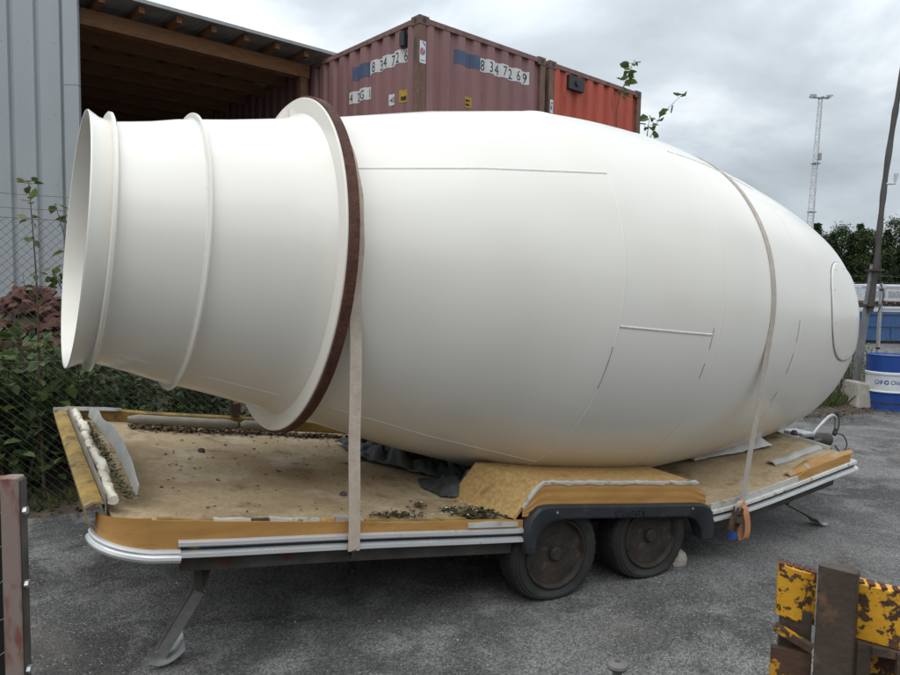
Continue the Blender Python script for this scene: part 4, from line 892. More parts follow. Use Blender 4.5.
# rear end: yellow rail, foam lumps, bent sheet
endp = lambda v, du=0.0, dz=0.0: Vector((uleft(v) + du, v, dk(-2.2, v) + dz + 0.02 * max(0, v - 0.3)))
rows = []
for i in range(26):
    v = 0.13 + 2.0 * i / 25; w = 0.006 * nz(v * 6, 1)
    rows.append([endp(v, -0.03, -0.05), endp(v, -0.045, 0.030 + w), endp(v, -0.015, 0.046 + w), endp(v, 0.028, 0.040 + w)])
MB().sheet(rows, 0.012, (0.5, 0, -0.8)).build('end_rail', 'yellow_board', tr, smooth=True, angle=40, fix=True)
rows = [[endp(0.14 + 1.92 * i / 20, 0.034, dz) for i in range(21)] for dz in (0.075, -0.01)]
MB().sheet(rows, 0.006, (1, 0, 0)).build('inner_strip', 'grey_vinyl', tr, fix=True)
def lump(v0, v1, du, rad, seed):
    b = MB(); n = 14; vs = []; m = 9
    for i in range(n + 1):
        v = v0 + (v1 - v0) * i / n; e_ = 1.0 if 0 < i < n else 0.82
        for j in range(m):
            a = 6.283 * j / m; r_ = rad * e_ * (0.95 + 0.45 * nz(v * 8, math.cos(a) * 1.5, seed) + 0.35 * nz(v * 24, math.sin(a) * 3, seed))
            vs.append(endp(v, du + 0.8 * r_ * math.cos(a) + 0.012 * nz(v * 5, seed), 0.035 + r_ * math.sin(a)))
    fs = [(i*m+j, i*m+(j+1) % m, (i+1)*m+(j+1) % m, (i+1)*m+j) for i in range(n) for j in range(m)] + [tuple(range(m)), tuple(reversed(range(n*m, n*m+m)))]
    b.add(vs, fs); b.build('foam_lump', 'foam_white', tr, smooth=True, angle=50, fix=True)
for k, (v0, v1) in enumerate(((0.16, 0.56), (0.58, 1.02), (1.04, 1.40), (1.42, 1.68), (1.70, 2.02))): lump(v0, v1, 0.068 + 0.01 * (k % 2), 0.035, k * 3.7)
rows = []
for i in range(28):
    v = 0.22 + 1.78 * i / 27; lift = 0.012 * nz(v * 3, 6); h_ = 0.055 + 0.03 * math.sin(i / 27 * 3.14)
    bu = 0.155 + 0.03 * math.sin(v * 1.6) + 0.02 * nz(v * 2.2, 9)
    rows.append([endp(v, bu + 0.012 * q + lift * q, 0.01 + h_ * q * (1.25 - 0.25 * q)) for q in (0, 0.3, 0.6, 0.9, 1.15)])
MB().sheet(rows, 0.004, (1, 0, 0)).build('bent_sheet', 'bent_sheet', tr, smooth=True, angle=60, fix=True)
rows = [[(uleft(2.05) - 0.05 + 0.40 * i / 12, 2.06 + 0.06 * q + 0.012 * nz(i * 0.4), dk(-2.2, 2.0) + 0.088 + 0.022 * q + 0.010 * math.sin(i / 12 * 3.1) * q - 0.03 * i / 12) for i in range(13)] for q in (0, 0.3, 0.6)]
MB().sheet(rows, 0.004).build('bent_sheet', 'steady_steel', tr, smooth=True, angle=60, fix=True)
# far side rail
rows = []
for dz, dv in ((-0.09, 2.115), (0.07, 2.12), (0.085, 2.10), (0.07, 2.085), (-0.0, 2.085)):
    rows.append([(u, dv, dk(u, 2.1) + dz + 0.008 * nz(u * 4, dz)) for u in [uleft(2.1) + 0.02 + 4.85 * i / 40 for i in range(41)]])
MB().sheet(rows).build('far_rail', 'yellow_board', tr, smooth=True, angle=40, fix=True)
def pad(a0, a1, seed):
    b = MB(); vs = []; n = 20; m = 10
    for i in range(n + 1):
        u = a0 + (a1 - a0) * i / n; e_ = min(1, 0.45 + i * 0.3, 0.45 + (n - i) * 0.3)
        for j in range(m):
            a = 6.283 * j / m; vs.append((u, 2.045 + 0.03 * e_ * math.cos(a), dk(u, 2.05) + 0.032 + 0.036 * e_ * math.sin(a) * (1 + 0.15 * nz(u * 7, seed))))
    fs = [(i*m+j, i*m+(j+1) % m, (i+1)*m+(j+1) % m, (i+1)*m+j) for i in range(n) for j in range(m)] + [tuple(range(m)), tuple(reversed(range(n*m, n*m+m)))]
    b.add(vs, fs).build('vinyl_pad', 'grey_vinyl', tr, smooth=True, fix=True)
pad(-2.0, -1.28, 1); pad(-1.26, -0.95, 4)
# wheel box: chipboard lid over both near wheels
BZ0, BZ1 = 0.705, 0.555
bz = lambda u: BZ0 + (BZ1 - BZ0) * (u + 0.28) / 1.33
UL = lambda v: -0.05 - 0.40 * v
rows = [[(UL(v) + (1.07 - UL(v)) * i / 18, v, bz(UL(v) + (1.07 - UL(v)) * i / 18) + 0.004 * nz(i * 0.4, v * 5)) for v in (0.0, 0.10, 0.2, 0.33, 0.42)] for i in range(19)]
MB().sheet(rows, 0.02).build('wheel_box_lid', 'chipboard_orange', tr, smooth=True, angle=30, fix=True)
rows = [[(UL(v) - 0.17 + 0.17 * q, v, dk(-0.3, v) + 0.003 + (bz(UL(v)) - 0.002 - dk(-0.3, v)) * q) for v in (0.0, 0.12, 0.25, 0.42)] for q in (0, 0.25, 0.5, 0.75, 0.98)]
MB().sheet(rows, 0.018, (0.8, 0, -0.5)).build('wheel_box_end', 'chipboard_orange', tr, smooth=True, angle=30, fix=True)
rows = [[(u, 0.424, z) for z in (dk(u, 0.43) - 0.10, bz(u) - 0.023)] for u in [-0.20 + 1.27 * i / 10 for i in range(11)]]
MB().sheet(rows, 0.010, (0, -1, 0)).build('wheel_box_side', 'chipboard_orange', tr, fix=True)
rows = [[(u, v, bz(u) + 0.02) for v in (1.672, 1.88, 2.08)] for u in [-0.20 + 1.34 * i / 10 for i in range(11)]]
MB().sheet(rows, 0.02).build('wheel_box_lid', 'chipboard_orange', tr, fix=True)
rows = [[(u, 1.672, z) for z in (dk(u, 1.67) - 0.10, bz(u) - 0.002)] for u in [-0.20 + 1.34 * i / 10 for i in range(11)]]
MB().sheet(rows, 0.010, (0, 1, 0)).build('wheel_box_side', 'chipboard_orange', tr, fix=True)
rows = [[(1.072 + 0.12 * q, v, bz(1.07) - 0.006 + (dk(1.2, v) + 0.003 - bz(1.07)) * q) for v in (0.03, 0.2, 0.42)] for q in (0, 0.5, 1)]
MB().sheet(rows, 0.016, (-0.6, 0, -0.6)).build('wheel_box_end', 'chipboard_orange', tr, fix=True)
# ochre side of the box with pressed grooves
ftop = lambda u: 0.545 + (0.41 - 0.545) * (u + 0.05) / 1.2
rows = []
for i in range(30):
    u = -0.17 + 1.35 * i / 29; top = min(bz(u) - 0.008, dk(-0.3, 0) + 0.02 + (u + 0.20) * (bz(-0.05) - dk(-0.3, 0)) / 0.17) if u < 0.1 else bz(u) - 0.008 - 0.06 * max(0, (u - 1.02) / 0.16)
    bot = ftop(u) - 0.06; row = []
    for q in range(13):
        f = q / 12; row.append((u, -0.014 - (0.0028 if q % 3 == 1 else 0.0), bot + (max(top, bot + 0.03) - bot) * f))
    rows.append(row)
MB().sheet(rows, 0.006, (0, 1, 0)).build('box_side_panel', 'ochre_panel', tr, smooth=True, angle=25, fix=True)
rows = []
for i in range(40):
    u = -0.17 + 1.28 * i / 39; top = min(bz(u) - 0.006, dk(-0.3, 0) + 0.02 + (u + 0.20) * (bz(-0.05) - dk(-0.3, 0)) / 0.17)
    rows.append([(u, -0.018, top - 0.013 + 0.010 * nz(u * 13) + 0.006 * nz(u * 37)), (u, -0.020, top + 0.001 + 0.007 * nz(u * 9, 3)), (u, 0.006 + 0.012 * nz(u * 6, 8), top + 0.006 + 0.007 * nz(u * 15, 5))])
MB().sheet(rows, 0.004, (0, 1, 0)).build('torn_edge', 'pale_trim', tr, smooth=True, fix=True)
# wheel-arch fender
out = [(-0.175, 0.315), (-0.175, 0.40), (-0.155, 0.47), (-0.115, 0.525), (-0.05, 0.550), (0.15, 0.530), (0.5, 0.488), (0.85, 0.447), (1.08, 0.420), (1.165, 0.400), (1.205, 0.355), (1.225, 0.27), (1.225, 0.20)]
inn = [(-0.105, 0.310), (-0.10, 0.36), (-0.08, 0.405), (-0.045, 0.440), (0.01, 0.462), (0.17, 0.452), (0.5, 0.412), (0.82, 0.372), (1.00, 0.348), (1.06, 0.325), (1.095, 0.285), (1.115, 0.24), (1.125, 0.195)]
def dense(a): return [tuple(p[:2]) for p in spline([(x_, y_, 0) for x_, y_ in a], 4)]
o2, i2 = dense(out), dense(inn); vs = []; k = 6
for (a, b_), (c, d_) in zip(o2, i2):
    vs += [(a, 0.10, b_ + 0.0), (a, -0.045, b_), (a + (c-a)*0.12, -0.060, b_ + (d_-b_)*0.12), (a + (c-a)*0.85, -0.062, b_ + (d_-b_)*0.85), (c, -0.052, d_), (c, 0.03, d_)]
n_ = len(o2); fs = [(i*k+j, i*k+j+1, (i+1)*k+j+1, (i+1)*k+j) for i in range(n_-1) for j in range(k-1)]
fs += [tuple(range(k)), tuple(reversed(range((n_-1)*k, n_*k)))]
fe = MB().add(vs, fs).build('fender', 'dark_plastic', tr, smooth=True, angle=40, fix=True)
me = text_mesh('CABBY', 0.062, 0.0, 0.0025)
cut_map(me, [], lambda x, y, z: Vector((0.42 + x * 1.25, -0.0635 - z, 0.432 + y + 0.085 * 0 - (x * 1.25) * 0.117)), 'dark_plastic'); place('lettering', me, fe)
for u in (0.02, 1.02): MB().lathe([(0, 0.008), (0.004, 0.006)], 8, 'y', (u, -0.066, lerp(u, [0, 1.1], [0.515, 0.395]))).build('screw', 'zinc', fe)
# wheels
def wheel_mesh():
    RT, WT = 0.288, 0.165; n = 72; prof = []
    half = [(0.0, 0.190), (0.006, 0.197), (0.004, 0.206), (0.000, 0.208), (-0.002, 0.222), (-0.008, 0.238), (-0.0085, 0.247), (-0.004, 0.2485), (-0.003, 0.262), (0.004, 0.266), (0.006, 0.278), (0.018, 0.2845), (0.026, 0.2865)]
    prof += half; 
    for g_ in (0.045, 0.075, 0.105, 0.135): prof += [(g_ - 0.006, 0.287), (g_ - 0.004, 0.279), (g_ + 0.003, 0.279), (g_ + 0.005, 0.287)]
    prof += [(WT - a, r_) for a, r_ in reversed(half)]
    prof += [(WT - 0.02, 0.180), (0.02, 0.180)]
    b = MB(); vs = []
    for a, r_ in prof:
        for j in range(n):
            t = 6.2832 * j / n; rr2 = r_
            if r_ > 0.277 and j % 2 == 0: rr2 -= 0.006
            x, z = rr2 * math.sin(t), rr2 * math.cos(t); y = a
            if z < -0.20:
                f = (-z - 0.20) / 0.088; z = max(z + 0.034 * f, -0.2495); side_ = -1 if a < WT / 2 else 1; y += side_ * 0.020 * f * (1 if r_ < 0.285 else 0.5)
            vs.append((x, y, z))
    kk = len(prof); fs = [(i*n+j, i*n+(j+1) % n, ((i+1) % kk)*n+(j+1) % n, ((i+1) % kk)*n+j) for i in range(kk) for j in range(n)]
    ty = MB().add(vs, fs).mesh('tyre', 'rubber', True, 40, True)
    rim = MB().lathe([(0.018, 0.196), (-0.004, 0.194), (-0.006, 0.187), (0.010, 0.178), (0.036, 0.168), (0.060, 0.160), (0.066, 0.150), (0.052, 0.130), (0.022, 0.108), (0.016, 0.096), (0.026, 0.082), (0.034, 0.070), (0.036, 0.050), (0.034, 0.044), (0.002, 0.040), (-0.008, 0.030), (-0.010, 0.0)], 48, 'y').mesh('rim', 'rim_steel', True, 30, True)
    return ty, rim
ty_me, rim_me = wheel_mesh()
nut_me = MB().lathe([(0, 0.011), (-0.018, 0.010), (-0.020, 0.0)], 6, 'y').mesh('wheel_nut', 'rim_steel')
slot_me = MB().lathe([(0, 0.016), (-0.003, 0.015), (-0.003, 0.0)], 12, 'y').mesh('vent_hole', 'black_box')
for u in (0.07, 0.76):
    for v, ang, s_ in ((0.002, 0, 1), (2.10, math.pi, 1)):
        w = bpy.data.objects.new('wheel', None); COL.objects.link(w); w.parent = tr; w.location = (u, v, 0.2505); w.rotation_euler = (0, 0, ang); w.empty_display_size = 0.1
        place('tyre', ty_me, w); place('rim', rim_me, w)
        for q in range(5):
            a = q * 1.2566 + u; place('wheel_nut', nut_me, w, loc=(0.060 * math.cos(a), 0.036, 0.052 * math.sin(a)))
        for q in range(8):
            a = q * 0.7854 + 0.2; place('vent_hole', slot_me, w, loc=(0.141 * math.cos(a), 0.056, 0.141 * math.sin(a)))
# corner steadies
def steady(top, knee, foot, brace, flip=1):
    s_ = bpy.data.objects.new('corner_steady', None); COL.objects.link(s_); s_.parent = tr; s_.empty_display_size = 0.1
    top, knee, foot, brace = map(Vector, (top, knee, foot, brace))
    d = (foot - knee).normalized(); side_ = d.cross(Vector((0, 1, 0))).normalized()
    b = MB()
    for off in (-0.028, 0.028): b.bar(knee + Vector((0, off, 0)), foot + Vector((0, off, 0)) + Vector((0, 0, 0.03)), 0.005, 0.045, up=side_)
    b.bar(knee + side_ * 0.02, foot + side_ * 0.02 + Vector((0, 0, 0.03)), 0.054, 0.005, up=side_)
    b.build('leg', 'steady_steel', s_)
    MB().bar(top, knee, 0.05, 0.035, up=(1, 0, 0)).build('hanger', 'chassis', s_)
    MB().bar(brace, knee, 0.035, 0.02, up=(0, 1, 0)).build('brace', 'chassis', s_)
    MB().box((top.x - 0.06, top.y - 0.05, top.z - 0.035), (top.x + 0.10, top.y + 0.05, top.z + 0.03)).build('mount', 'galvanised', s_)
    rows = [[(foot.x + (-0.05 + 0.15 * i / 8) * flip, foot.y - 0.055 + 0.11 * q, foot.z + 0.006 + 0.065 * ((i / 8 - 0.35) ** 2) * 4 * (0.6 + 0.4 * q) * (1.3 if i < 4 else 0.75)) for i in range(9)] for q in (0, 1)]
    MB().sheet(rows, 0.005).build('foot_plate', 'galvanised', s_, smooth=True, fix=True)
steady((-1.79, 0.19, dk(-1.79, 0.2) - 0.14), (-1.775, 0.20, 0.315), (-1.94, 0.20, 0.02), (-1.66, 0.24, dk(-1.66, 0.2) - 0.10))
steady((-2.02, 1.80, dk(-2.0, 1.8) - 0.12), (-2.0, 1.8, 0.40), (-2.10, 1.76, 0.02), (-1.8, 1.8, dk(-1.8, 1.8) - 0.06))
steady((2.22, 0.20, dk(2.22, 0.2) - 0.09), (2.22, 0.20, 0.225), (2.60, 0.19, 0.01), (2.46, 0.22, dk(2.46, 0.2) - 0.06), -1)
steady((2.12, 1.85, dk(2.12, 1.85) - 0.10), (2.14, 1.85, 0.20), (2.45, 1.85, 0.01), (2.42, 1.85, dk(2.42, 1.85) - 0.06), -1)
rows = []
for q, (dz, du) in enumerate(((0.0, 0.0), (0.030, 0.012), (0.034, 0.02), (0.0, 0.03))):
    rows.append([(2.60 + 0.10 * math.sin(v / 2.1 * math.pi) + du, v, dk(2.62, v) + dz * (1 + 0.25 * nz(v * 4, 2)) - 0.004) for v in [0.16 + 0.62 * i / 24 for i in range(25)]])
MB().sheet(rows).build('front_lip', 'pale_trim', tr, smooth=True, fix=True)
# drawbar and coupling
DB = bpy.data.objects.new('drawbar', None); COL.objects.link(DB); DB.parent = tr; DB.empty_display_size = 0.1; DB.location = (-0.42, -0.10, -0.135); DB.scale = (1.12, 1.12, 1.2)
DE = Vector((3.62, 1.05, 0.40))
for v in (0.42, 1.68): MB().bar((2.2, v, dk(2.2, v) - 0.10), (3.45, 1.05 + 0.05 * (1 if v > 1 else -1), 0.385), 0.055, 0.09).build('drawbar_beam', 'galvanised', DB)
MB().bar((2.7, 0.60, 0.52), (3.3, 0.90, 0.485), 0.04, 0.04).build('cross_plate', 'galvanised', DB)
MB().bar((3.25, 1.05, 0.40), (3.62, 1.05, 0.40), 0.10, 0.10).build('coupling_housing', 'galvanised', DB)
me = MB().box((3.46, 0.96, 0.36), (3.60, 1.14, 0.50)).mesh('damper_box', 'galvanised'); bevel_mesh(me, 0.012, 2); place('damper_box', me, DB)
me = MB().box((3.47, 0.945, 0.38), (3.57, 0.959, 0.47)).mesh('damper_plate', 'black_box'); place('damper_plate', me, DB)
MB().tube([(3.62, 1.05, 0.41), (3.80, 1.05, 0.42), (3.90, 1.05, 0.40)], [0.045, 0.045, 0.055], 12).build('coupling_head', 'chassis', DB, smooth=True)
MB().tube(spline([(3.60, 1.0, 0.44), (3.72, 1.0, 0.53), (3.85, 1.0, 0.60), (3.92, 1.0, 0.58), (3.93, 1.0, 0.50)], 5), 0.014, 8).build('brake_lever', 'galvanised', DB, smooth=True)
MB().tube(spline([(3.88, 1.02, 0.60), (3.95, 1.02, 0.62), (3.98, 1.02, 0.52), (3.94, 1.02, 0.44)], 5), 0.018, 8).build('coupling_handle', 'chassis', DB, smooth=True)
MB().lathe([(-0.03, 0.0), (-0.025, 0.018), (0, 0.03), (0.025, 0.018), (0.03, 0.0)], 12, 'z', (3.38, 0.98, 0.50)).build('knob', 'steel_brown', DB, smooth=True)
MB().tube([(2.85, 0.52, 0.515), (3.2, 0.70, 0.50), (3.62, 0.92, 0.45)], 0.012, 8).build('brake_rod', 'steel_brown', DB, smooth=True)
MB().tube(spline([(3.90, 1.0, 0.46), (4.0, 0.98, 0.44), (4.06, 0.98, 0.36), (4.0, 0.98, 0.30), (3.93, 1.0, 0.36)], 6), 0.005, 6).build('breakaway_cable', 'black_box', DB, smooth=True)
MB().tube([(3.2, 1.16, 0.56), (3.2, 1.16, 0.10)], 0.024, 10).build('jockey_tube', 'galvanised', DB, smooth=True)
MB().lathe([(-0.025, 0.05), (-0.025, 0.095), (0.025, 0.095), (0.025, 0.05)], 20, 'y', (3.2, 1.16, 0.096), True).build('jockey_tyre', 'rubber', DB, smooth=True)

# loose things on the deck ------------------------------------------------
def trw(u, v, z): return TW + Vector((u * math.cos(TAZ) - v * math.sin(TAZ), u * math.sin(TAZ) + v * math.cos(TAZ), z))
def crumple(name, label, cat, mat, u0, u1, vc, wid, amp, seed, n=26, m=14, base=0.012, skew=0.0):
    rows = []
    for i in range(n + 1):
        f = i / n; u = u0 + (u1 - u0) * f; row = []
        for j in range(m + 1):
            g = j / m - 0.5; v = vc(f) + g * wid(f); e_ = min(1, 6 * min(f, 1 - f) + 0.15, 5 * (0.5 - abs(g)) + 0.15)
            h = abs(nz(u * 3.2, v * 3.2, seed)) * 1.2 + abs(nz(u * 8, v * 8, seed + 3)) * 0.7 + abs(nz(u * 15, v * 12, seed + 6)) * 0.55 + 0.08
            row.append(trw(u + skew * g + 0.03 * nz(v * 6, seed), v + 0.05 * nz(u * 5, seed + 1), dk(u, max(v, 0)) + base + amp(f) * h * e_))
        rows.append(row)
    return tag(MB().sheet(rows, 0.006).build(name, mat, None, smooth=True, angle=50, fix=True), label, cat)
crumple('tarpaulin', 'crumpled dark grey tarpaulin squeezed between drum and deck', 'tarp', 'tarp', -0.66, 0.30, lambda f: 1.46 - 0.86 * f, lambda f: 0.46 + 0.22 * math.sin(f * 3.1), lambda f: 0.24 - 0.07 * f, 3.0, n=70, m=40)
crumple('mattress_pad', 'folded dark pad under the drum beside the wheel box', 'pad', 'tarp', -0.46, 0.18, lambda f: 0.56, lambda f: 0.34 + 0.10 * f, lambda f: 0.06 + 0.18 * f, 8.0, n=40, m=26)
crumple('plastic_sheet', 'white crumpled plastic sheet on deck under the front of the drum', 'plastic sheet', 'white_sheet', 1.75, 2.42, lambda f: 0.80 - 0.15 * f, lambda f: 0.34, lambda f: 0.11, 12.0, n=40, m=26)
db = MB(); ms_ = MB(); fl = MB(); r = random.Random(71)
for i in range(1500):
    u = -2.0 + 1.5 * r.random(); v = 1.93 - abs(r.gauss(0, 0.05)) - 0.05 * nz(u * 4)
    p = trw(u, v, dk(u, v) + 0.004 + r.uniform(0, 0.018)); leaf(db, p, Vector((r.gauss(0, 1), r.gauss(0, 1), r.gauss(0, .25))), Vector((r.gauss(0, .3), r.gauss(0, .3), 1)), r.uniform(0.012, 0.04), r.uniform(0.008, 0.02))
for i in range(170):
    u = r.uniform(-1.9, -0.2); v = r.uniform(0.08, 1.85); p = trw(u, v, dk(u, v) + 0.005); leaf(db, p, Vector((r.gauss(0, 1), r.gauss(0, 1), 0.1)), Vector((r.gauss(0, .2), r.gauss(0, .2), 1)), r.uniform(0.008, 0.03), r.uniform(0.006, 0.02))
for i in range(420):
    v = r.uniform(0.2, 1.9); p = trw(uleft(v) + 0.12 + abs(r.gauss(0, 0.02)), v, dk(-2.2, v) + 0.012 + r.uniform(0, 0.02)); leaf(ms_, p, Vector((r.gauss(0, 1), r.gauss(0, 1), .3)), Vector((0, 0, 1)), r.uniform(0.01, 0.03), r.uniform(0.01, 0.02))
for cu, cv, su, sv_, n_ in ((-0.86, 0.07, 0.07, 0.02, 150), (-0.66, 0.22, 0.025, 0.02, 40), (-0.52, 0.14, 0.03, 0.025, 70), (-0.36, 0.10, 0.06, 0.05, 320), (-0.46, 0.05, 0.04, 0.02, 120)):
    for i in range(n_):
        u = r.gauss(cu, su); v = max(0.02, r.gauss(cv, sv_)); p = trw(u, v, dk(u, v) + 0.004 + r.uniform(0, 0.016)); leaf(ms_ if r.random() < .6 else db, p, Vector((r.gauss(0, 1), r.gauss(0, 1), .2)), Vector((r.gauss(0, .3), r.gauss(0, .3), 1)), r.uniform(0.008, 0.028), r.uniform(0.006, 0.02))
for i in range(26):
    u = r.gauss(-0.42, 0.12); v = abs(r.gauss(0.12, 0.08)) + 0.02; p = trw(u, v, dk(u, v) + 0.022); leaf(fl, p, Vector((r.gauss(0, 1), r.gauss(0, 1), .1)), Vector((r.gauss(0, .2), r.gauss(0, .2), 1)), r.uniform(0.008, 0.024), r.uniform(0.006, 0.016))
tag(db.build('deck_debris', 'litter'), 'dark leaf debris and soil crumbs strewn on the chipboard deck', 'debris')['kind'] = 'stuff'
tag(ms_.build('deck_moss', 'moss'), 'green moss and crumbs along the deck edge and wheel box', 'moss')['kind'] = 'stuff'
tag(fl.build('paint_flakes', 'paint_flake'), 'small white paint flakes on the deck beside the wheel box', 'debris')['kind'] = 'stuff'
def rock(name, label, loc, size, seed, mat='concrete'):
    b_ = bmesh.new(); bmesh.ops.create_icosphere(b_, subdivisions=2, radius=1)
    for v in b_.verts: v.co *= 1 + 0.35 * noise.noise(v.co * 1.3 + Vector((seed, 0, 0))); v.co = Vector((v.co.x * size[0], v.co.y * size[1], max(v.co.z * size[2], -size[2] * 0.6)))
    me = bpy.data.meshes.new(name); b_.to_mesh(me); b_.free(); me.materials.append(MATS[mat]); return tag(place(name, me, None, loc=loc), label, 'stone')
p = trw(1.06, 0.10, 0.035); rock('stone', 'pale lump of stone wedged beside the front trailer wheel', p, (0.07, 0.065, 0.07), 9.1)
for i, (u, v, s_, lb) in enumerate(((-1.62, 1.30, 0.018, 'small dark stone on the deck near the bent sheet'), (-1.02, 0.42, 0.016, 'small dark pebble near the middle of the deck'))):
    p = trw(u, v, dk(u, v) + s_ * 0.55); rock('pebble', lb, p, (s_ * 1.3, s_, s_), i * 2.2, 'chassis')

# ================================================================ MIXER DRUM
DAZ, DT = R(32.756), R(-5.033); DO = Vector((0.0637, 4.4347, 1.7064))
ax = Vector((math.cos(DAZ) * math.cos(DT), math.sin(DAZ) * math.cos(DT), math.sin(DT))); hh = Vector((-math.sin(DAZ), math.cos(DAZ), 0)); uu = ax.cross(hh)
ZC = 1.25
dr = thing('mixer_drum', 'large glossy white concrete mixer drum strapped on the trailer', 'mixer drum')
dr.matrix_world = Matrix.Translation(DO - uu * ZC) @ Matrix((ax, hh, uu)).transposed().to_4x4()
PS = [(-1.16, 0.792), (-0.80, 0.905), (-0.471, 0.996), (-0.10, 1.090), (0.24, 1.166)]
PROF = [(-1.16, 0.795), (-0.47, 0.998), (0.24, 1.168), (0.62, 1.203), (1.00, 1.217), (1.36, 1.205), (1.95, 1.140), (2.30, 1.094), (2.60, 1.043), (2.85, 0.990), (3.05, 0.935), (3.18, 0.870), (3.28, 0.765), (3.35, 0.59), (3.39, 0.37), (3.408, 0.16), (3.412, 0.0)]
_s = [p for p, _ in PROF]; _r = [q for _, q in PROF]
dens = [(v.x, v.y) for v in spline([(a, b_, 0) for a, b_ in PROF[2:]], 6)]
body_prof = [(-1.16 + 1.40 * i / 14, lerp(-1.16 + 1.40 * i / 14, _s, _r)) for i in range(14)] + dens
BS = [p for p, _ in body_prof]; BR = [q for _, q in body_prof]
def rad(s): return lerp(s, BS, BR)
def on_drum(s, th, off=0.0):
    """th 0 = towards far side, 90 deg = up, 180 deg = near side"""
    r_ = rad(s) + off; return Vector((s, r_ * math.cos(th), ZC + r_ * math.sin(th)))
NS = 180
MB().lathe(body_prof, NS, 'x', (0, 0, ZC)).build('drum_shell', 'drum_white', dr, smooth=True, angle=14, fix=True)
SM, SR = -2.188, -1.187
cone_r = lambda s: lerp(s, [SM + 0.10, SR], [0.566, 0.793])
co = [(SM, 0.600), (SM + 0.006, 0.602), (SM + 0.05, 0.578), (SM + 0.085, 0.572), (SM + 0.10, 0.568)] + [(s_, cone_r(s_)) for s_ in (SM + 0.2, -1.8, -1.6, -1.4, -1.28)] + [(-1.235, 0.792), (-1.205, 0.815)]
ci = [(-1.205, 0.78), (-1.4, 0.735), (-1.8, 0.645), (SM + 0.10, 0.556), (SM + 0.05, 0.568), (SM + 0.002, 0.594)]
MB().lathe(co + ci, NS, 'x', (0, 0, ZC), True).build('chute_cone', 'drum_white', dr, smooth=True, angle=24, fix=True)
def ringp(name, mat, prof): return MB().lathe(prof, NS, 'x', (0, 0, ZC), True).build(name, mat, dr, smooth=True, angle=30, fix=True)
ringp('mouth_flange', 'drum_white', [(SM + 0.085, 0.57), (SM + 0.085, 0.604), (SM + 0.090, 0.612), (SM + 0.100, 0.612), (SM + 0.105, 0.604), (SM + 0.105, 0.57)])
sc_ = -1.735
ringp('stiffening_ring', 'drum_white', [(sc_ - 0.007, cone_r(sc_) - 0.004), (sc_ - 0.007, cone_r(sc_) + 0.030), (sc_ - 0.003, cone_r(sc_) + 0.036), (sc_ + 0.003, cone_r(sc_) + 0.036), (sc_ + 0.007, cone_r(sc_) + 0.030), (sc_ + 0.007, cone_r(sc_) - 0.004)])
ringp('ring_weld', 'weld_white', [(sc_ - 0.020, cone_r(sc_ - 0.020) - 0.002), (sc_ - 0.0075, cone_r(sc_) + 0.009), (sc_ + 0.0075, cone_r(sc_) + 0.009), (sc_ + 0.020, cone_r(sc_ + 0.020) - 0.002)])
ringp('track_flange', 'drum_white', [(SR - 0.022, 0.79), (SR - 0.022, 0.889), (SR - 0.018, 0.893), (SR - 0.012, 0.893), (SR + 0.030, 0.80)])
ringp('track_ring', 'rust_track', [(SR - 0.0115, 0.80), (SR - 0.0115, 0.900), (SR - 0.008, 0.904), (SR + 0.036, 0.904), (SR + 0.040, 0.900), (SR + 0.040, 0.80)])
# lug on top of the flange
MB().add([(SR - 0.085, 0.02, ZC + 0.79), (SR - 0.0225, 0.02, ZC + 0.79), (SR - 0.0225, 0.02, ZC + 0.86), (SR - 0.05, 0.02, ZC + 0.85), (SR - 0.085, 0.05, ZC + 0.79), (SR - 0.0225, 0.05, ZC + 0.79), (SR - 0.0225, 0.05, ZC + 0.86), (SR - 0.05, 0.05, ZC + 0.85)], [(0, 1, 2, 3), (5, 4, 7, 6), (4, 0, 3, 7), (3, 2, 6, 7)]).build('lifting_lug', 'drum_white', dr)
# circular plate seams: a narrow weld bead
for s_, gap in ((0.24, 0), (1.0, 0), (1.95, 0)):
    b = MB(); rows = []
    for d, o_ in ((-0.006, -0.0005), (-0.003, 0.0022), (0.003, 0.0022), (0.006, -0.0005)):
        rows.append([on_drum(s_ + d, 2 * math.pi * j / NS, o_) for j in range(NS + 1)])
    b.sheet(rows).build('weld_seam', 'drum_white', dr, smooth=True, angle=60, fix=True)
def arc_seam(s0, th0, s1, th1, w, lift, mat, name, n=40):
    rows = []
    for q, o_ in ((-1, -0.0005), (-0.5, lift), (0.5, lift), (1, -0.0005)):
        row = []
        for i in range(n + 1):
            f = i / n; s_ = s0 + (s1 - s0) * f; th = th0 + (th1 - th0) * f
            if abs(s1 - s0) > 0.05: p = on_drum(s_, th + q * w / rad(s_), o_)
            else: p = on_drum(s_ + q * w, th, o_)
            row.append(p)
        rows.append(row)
    MB().sheet(rows).build(name, mat, dr, smooth=True, angle=60, fix=True)
SEAMS = True
D2 = math.radians
# straight plate seams: bright weld lines with a faint dark joint below
for s0, t0, s1, t1 in ((-1.10, 145.4, 0.235, 145.6), (0.245, 188.0, 0.94, 187.4), (-1.03, 238.0, 0.235, 238.4), (0.95, 128, 1.90, 128), (1.0, 300, 1.9, 300), (0.25, 60, 0.94, 60), (-1.1, 20, 0.235, 20)):
    arc_seam(s0, D2(t0), s1, D2(t1), 0.0065, 0.003, 'weld_white', 'weld_seam')
    arc_seam(s0, D2(t0 + 0.42), s1, D2(t1 + 0.42), 0.0020, 0.0012, 'joint_grey', 'seam_joint')
for s_, a, b_ in ((0.233, 193.5, 205.5), (0.944, 185.5, 191.5), (0.944, 195.5, 200), (1.905, 180, 187.5), (1.905, 191, 198.5), (1.905, 205, 209)):
    arc_seam(s_, D2(a), s_, D2(b_), 0.0030, 0.0016, 'seam_dark', 'seam_joint', 14)
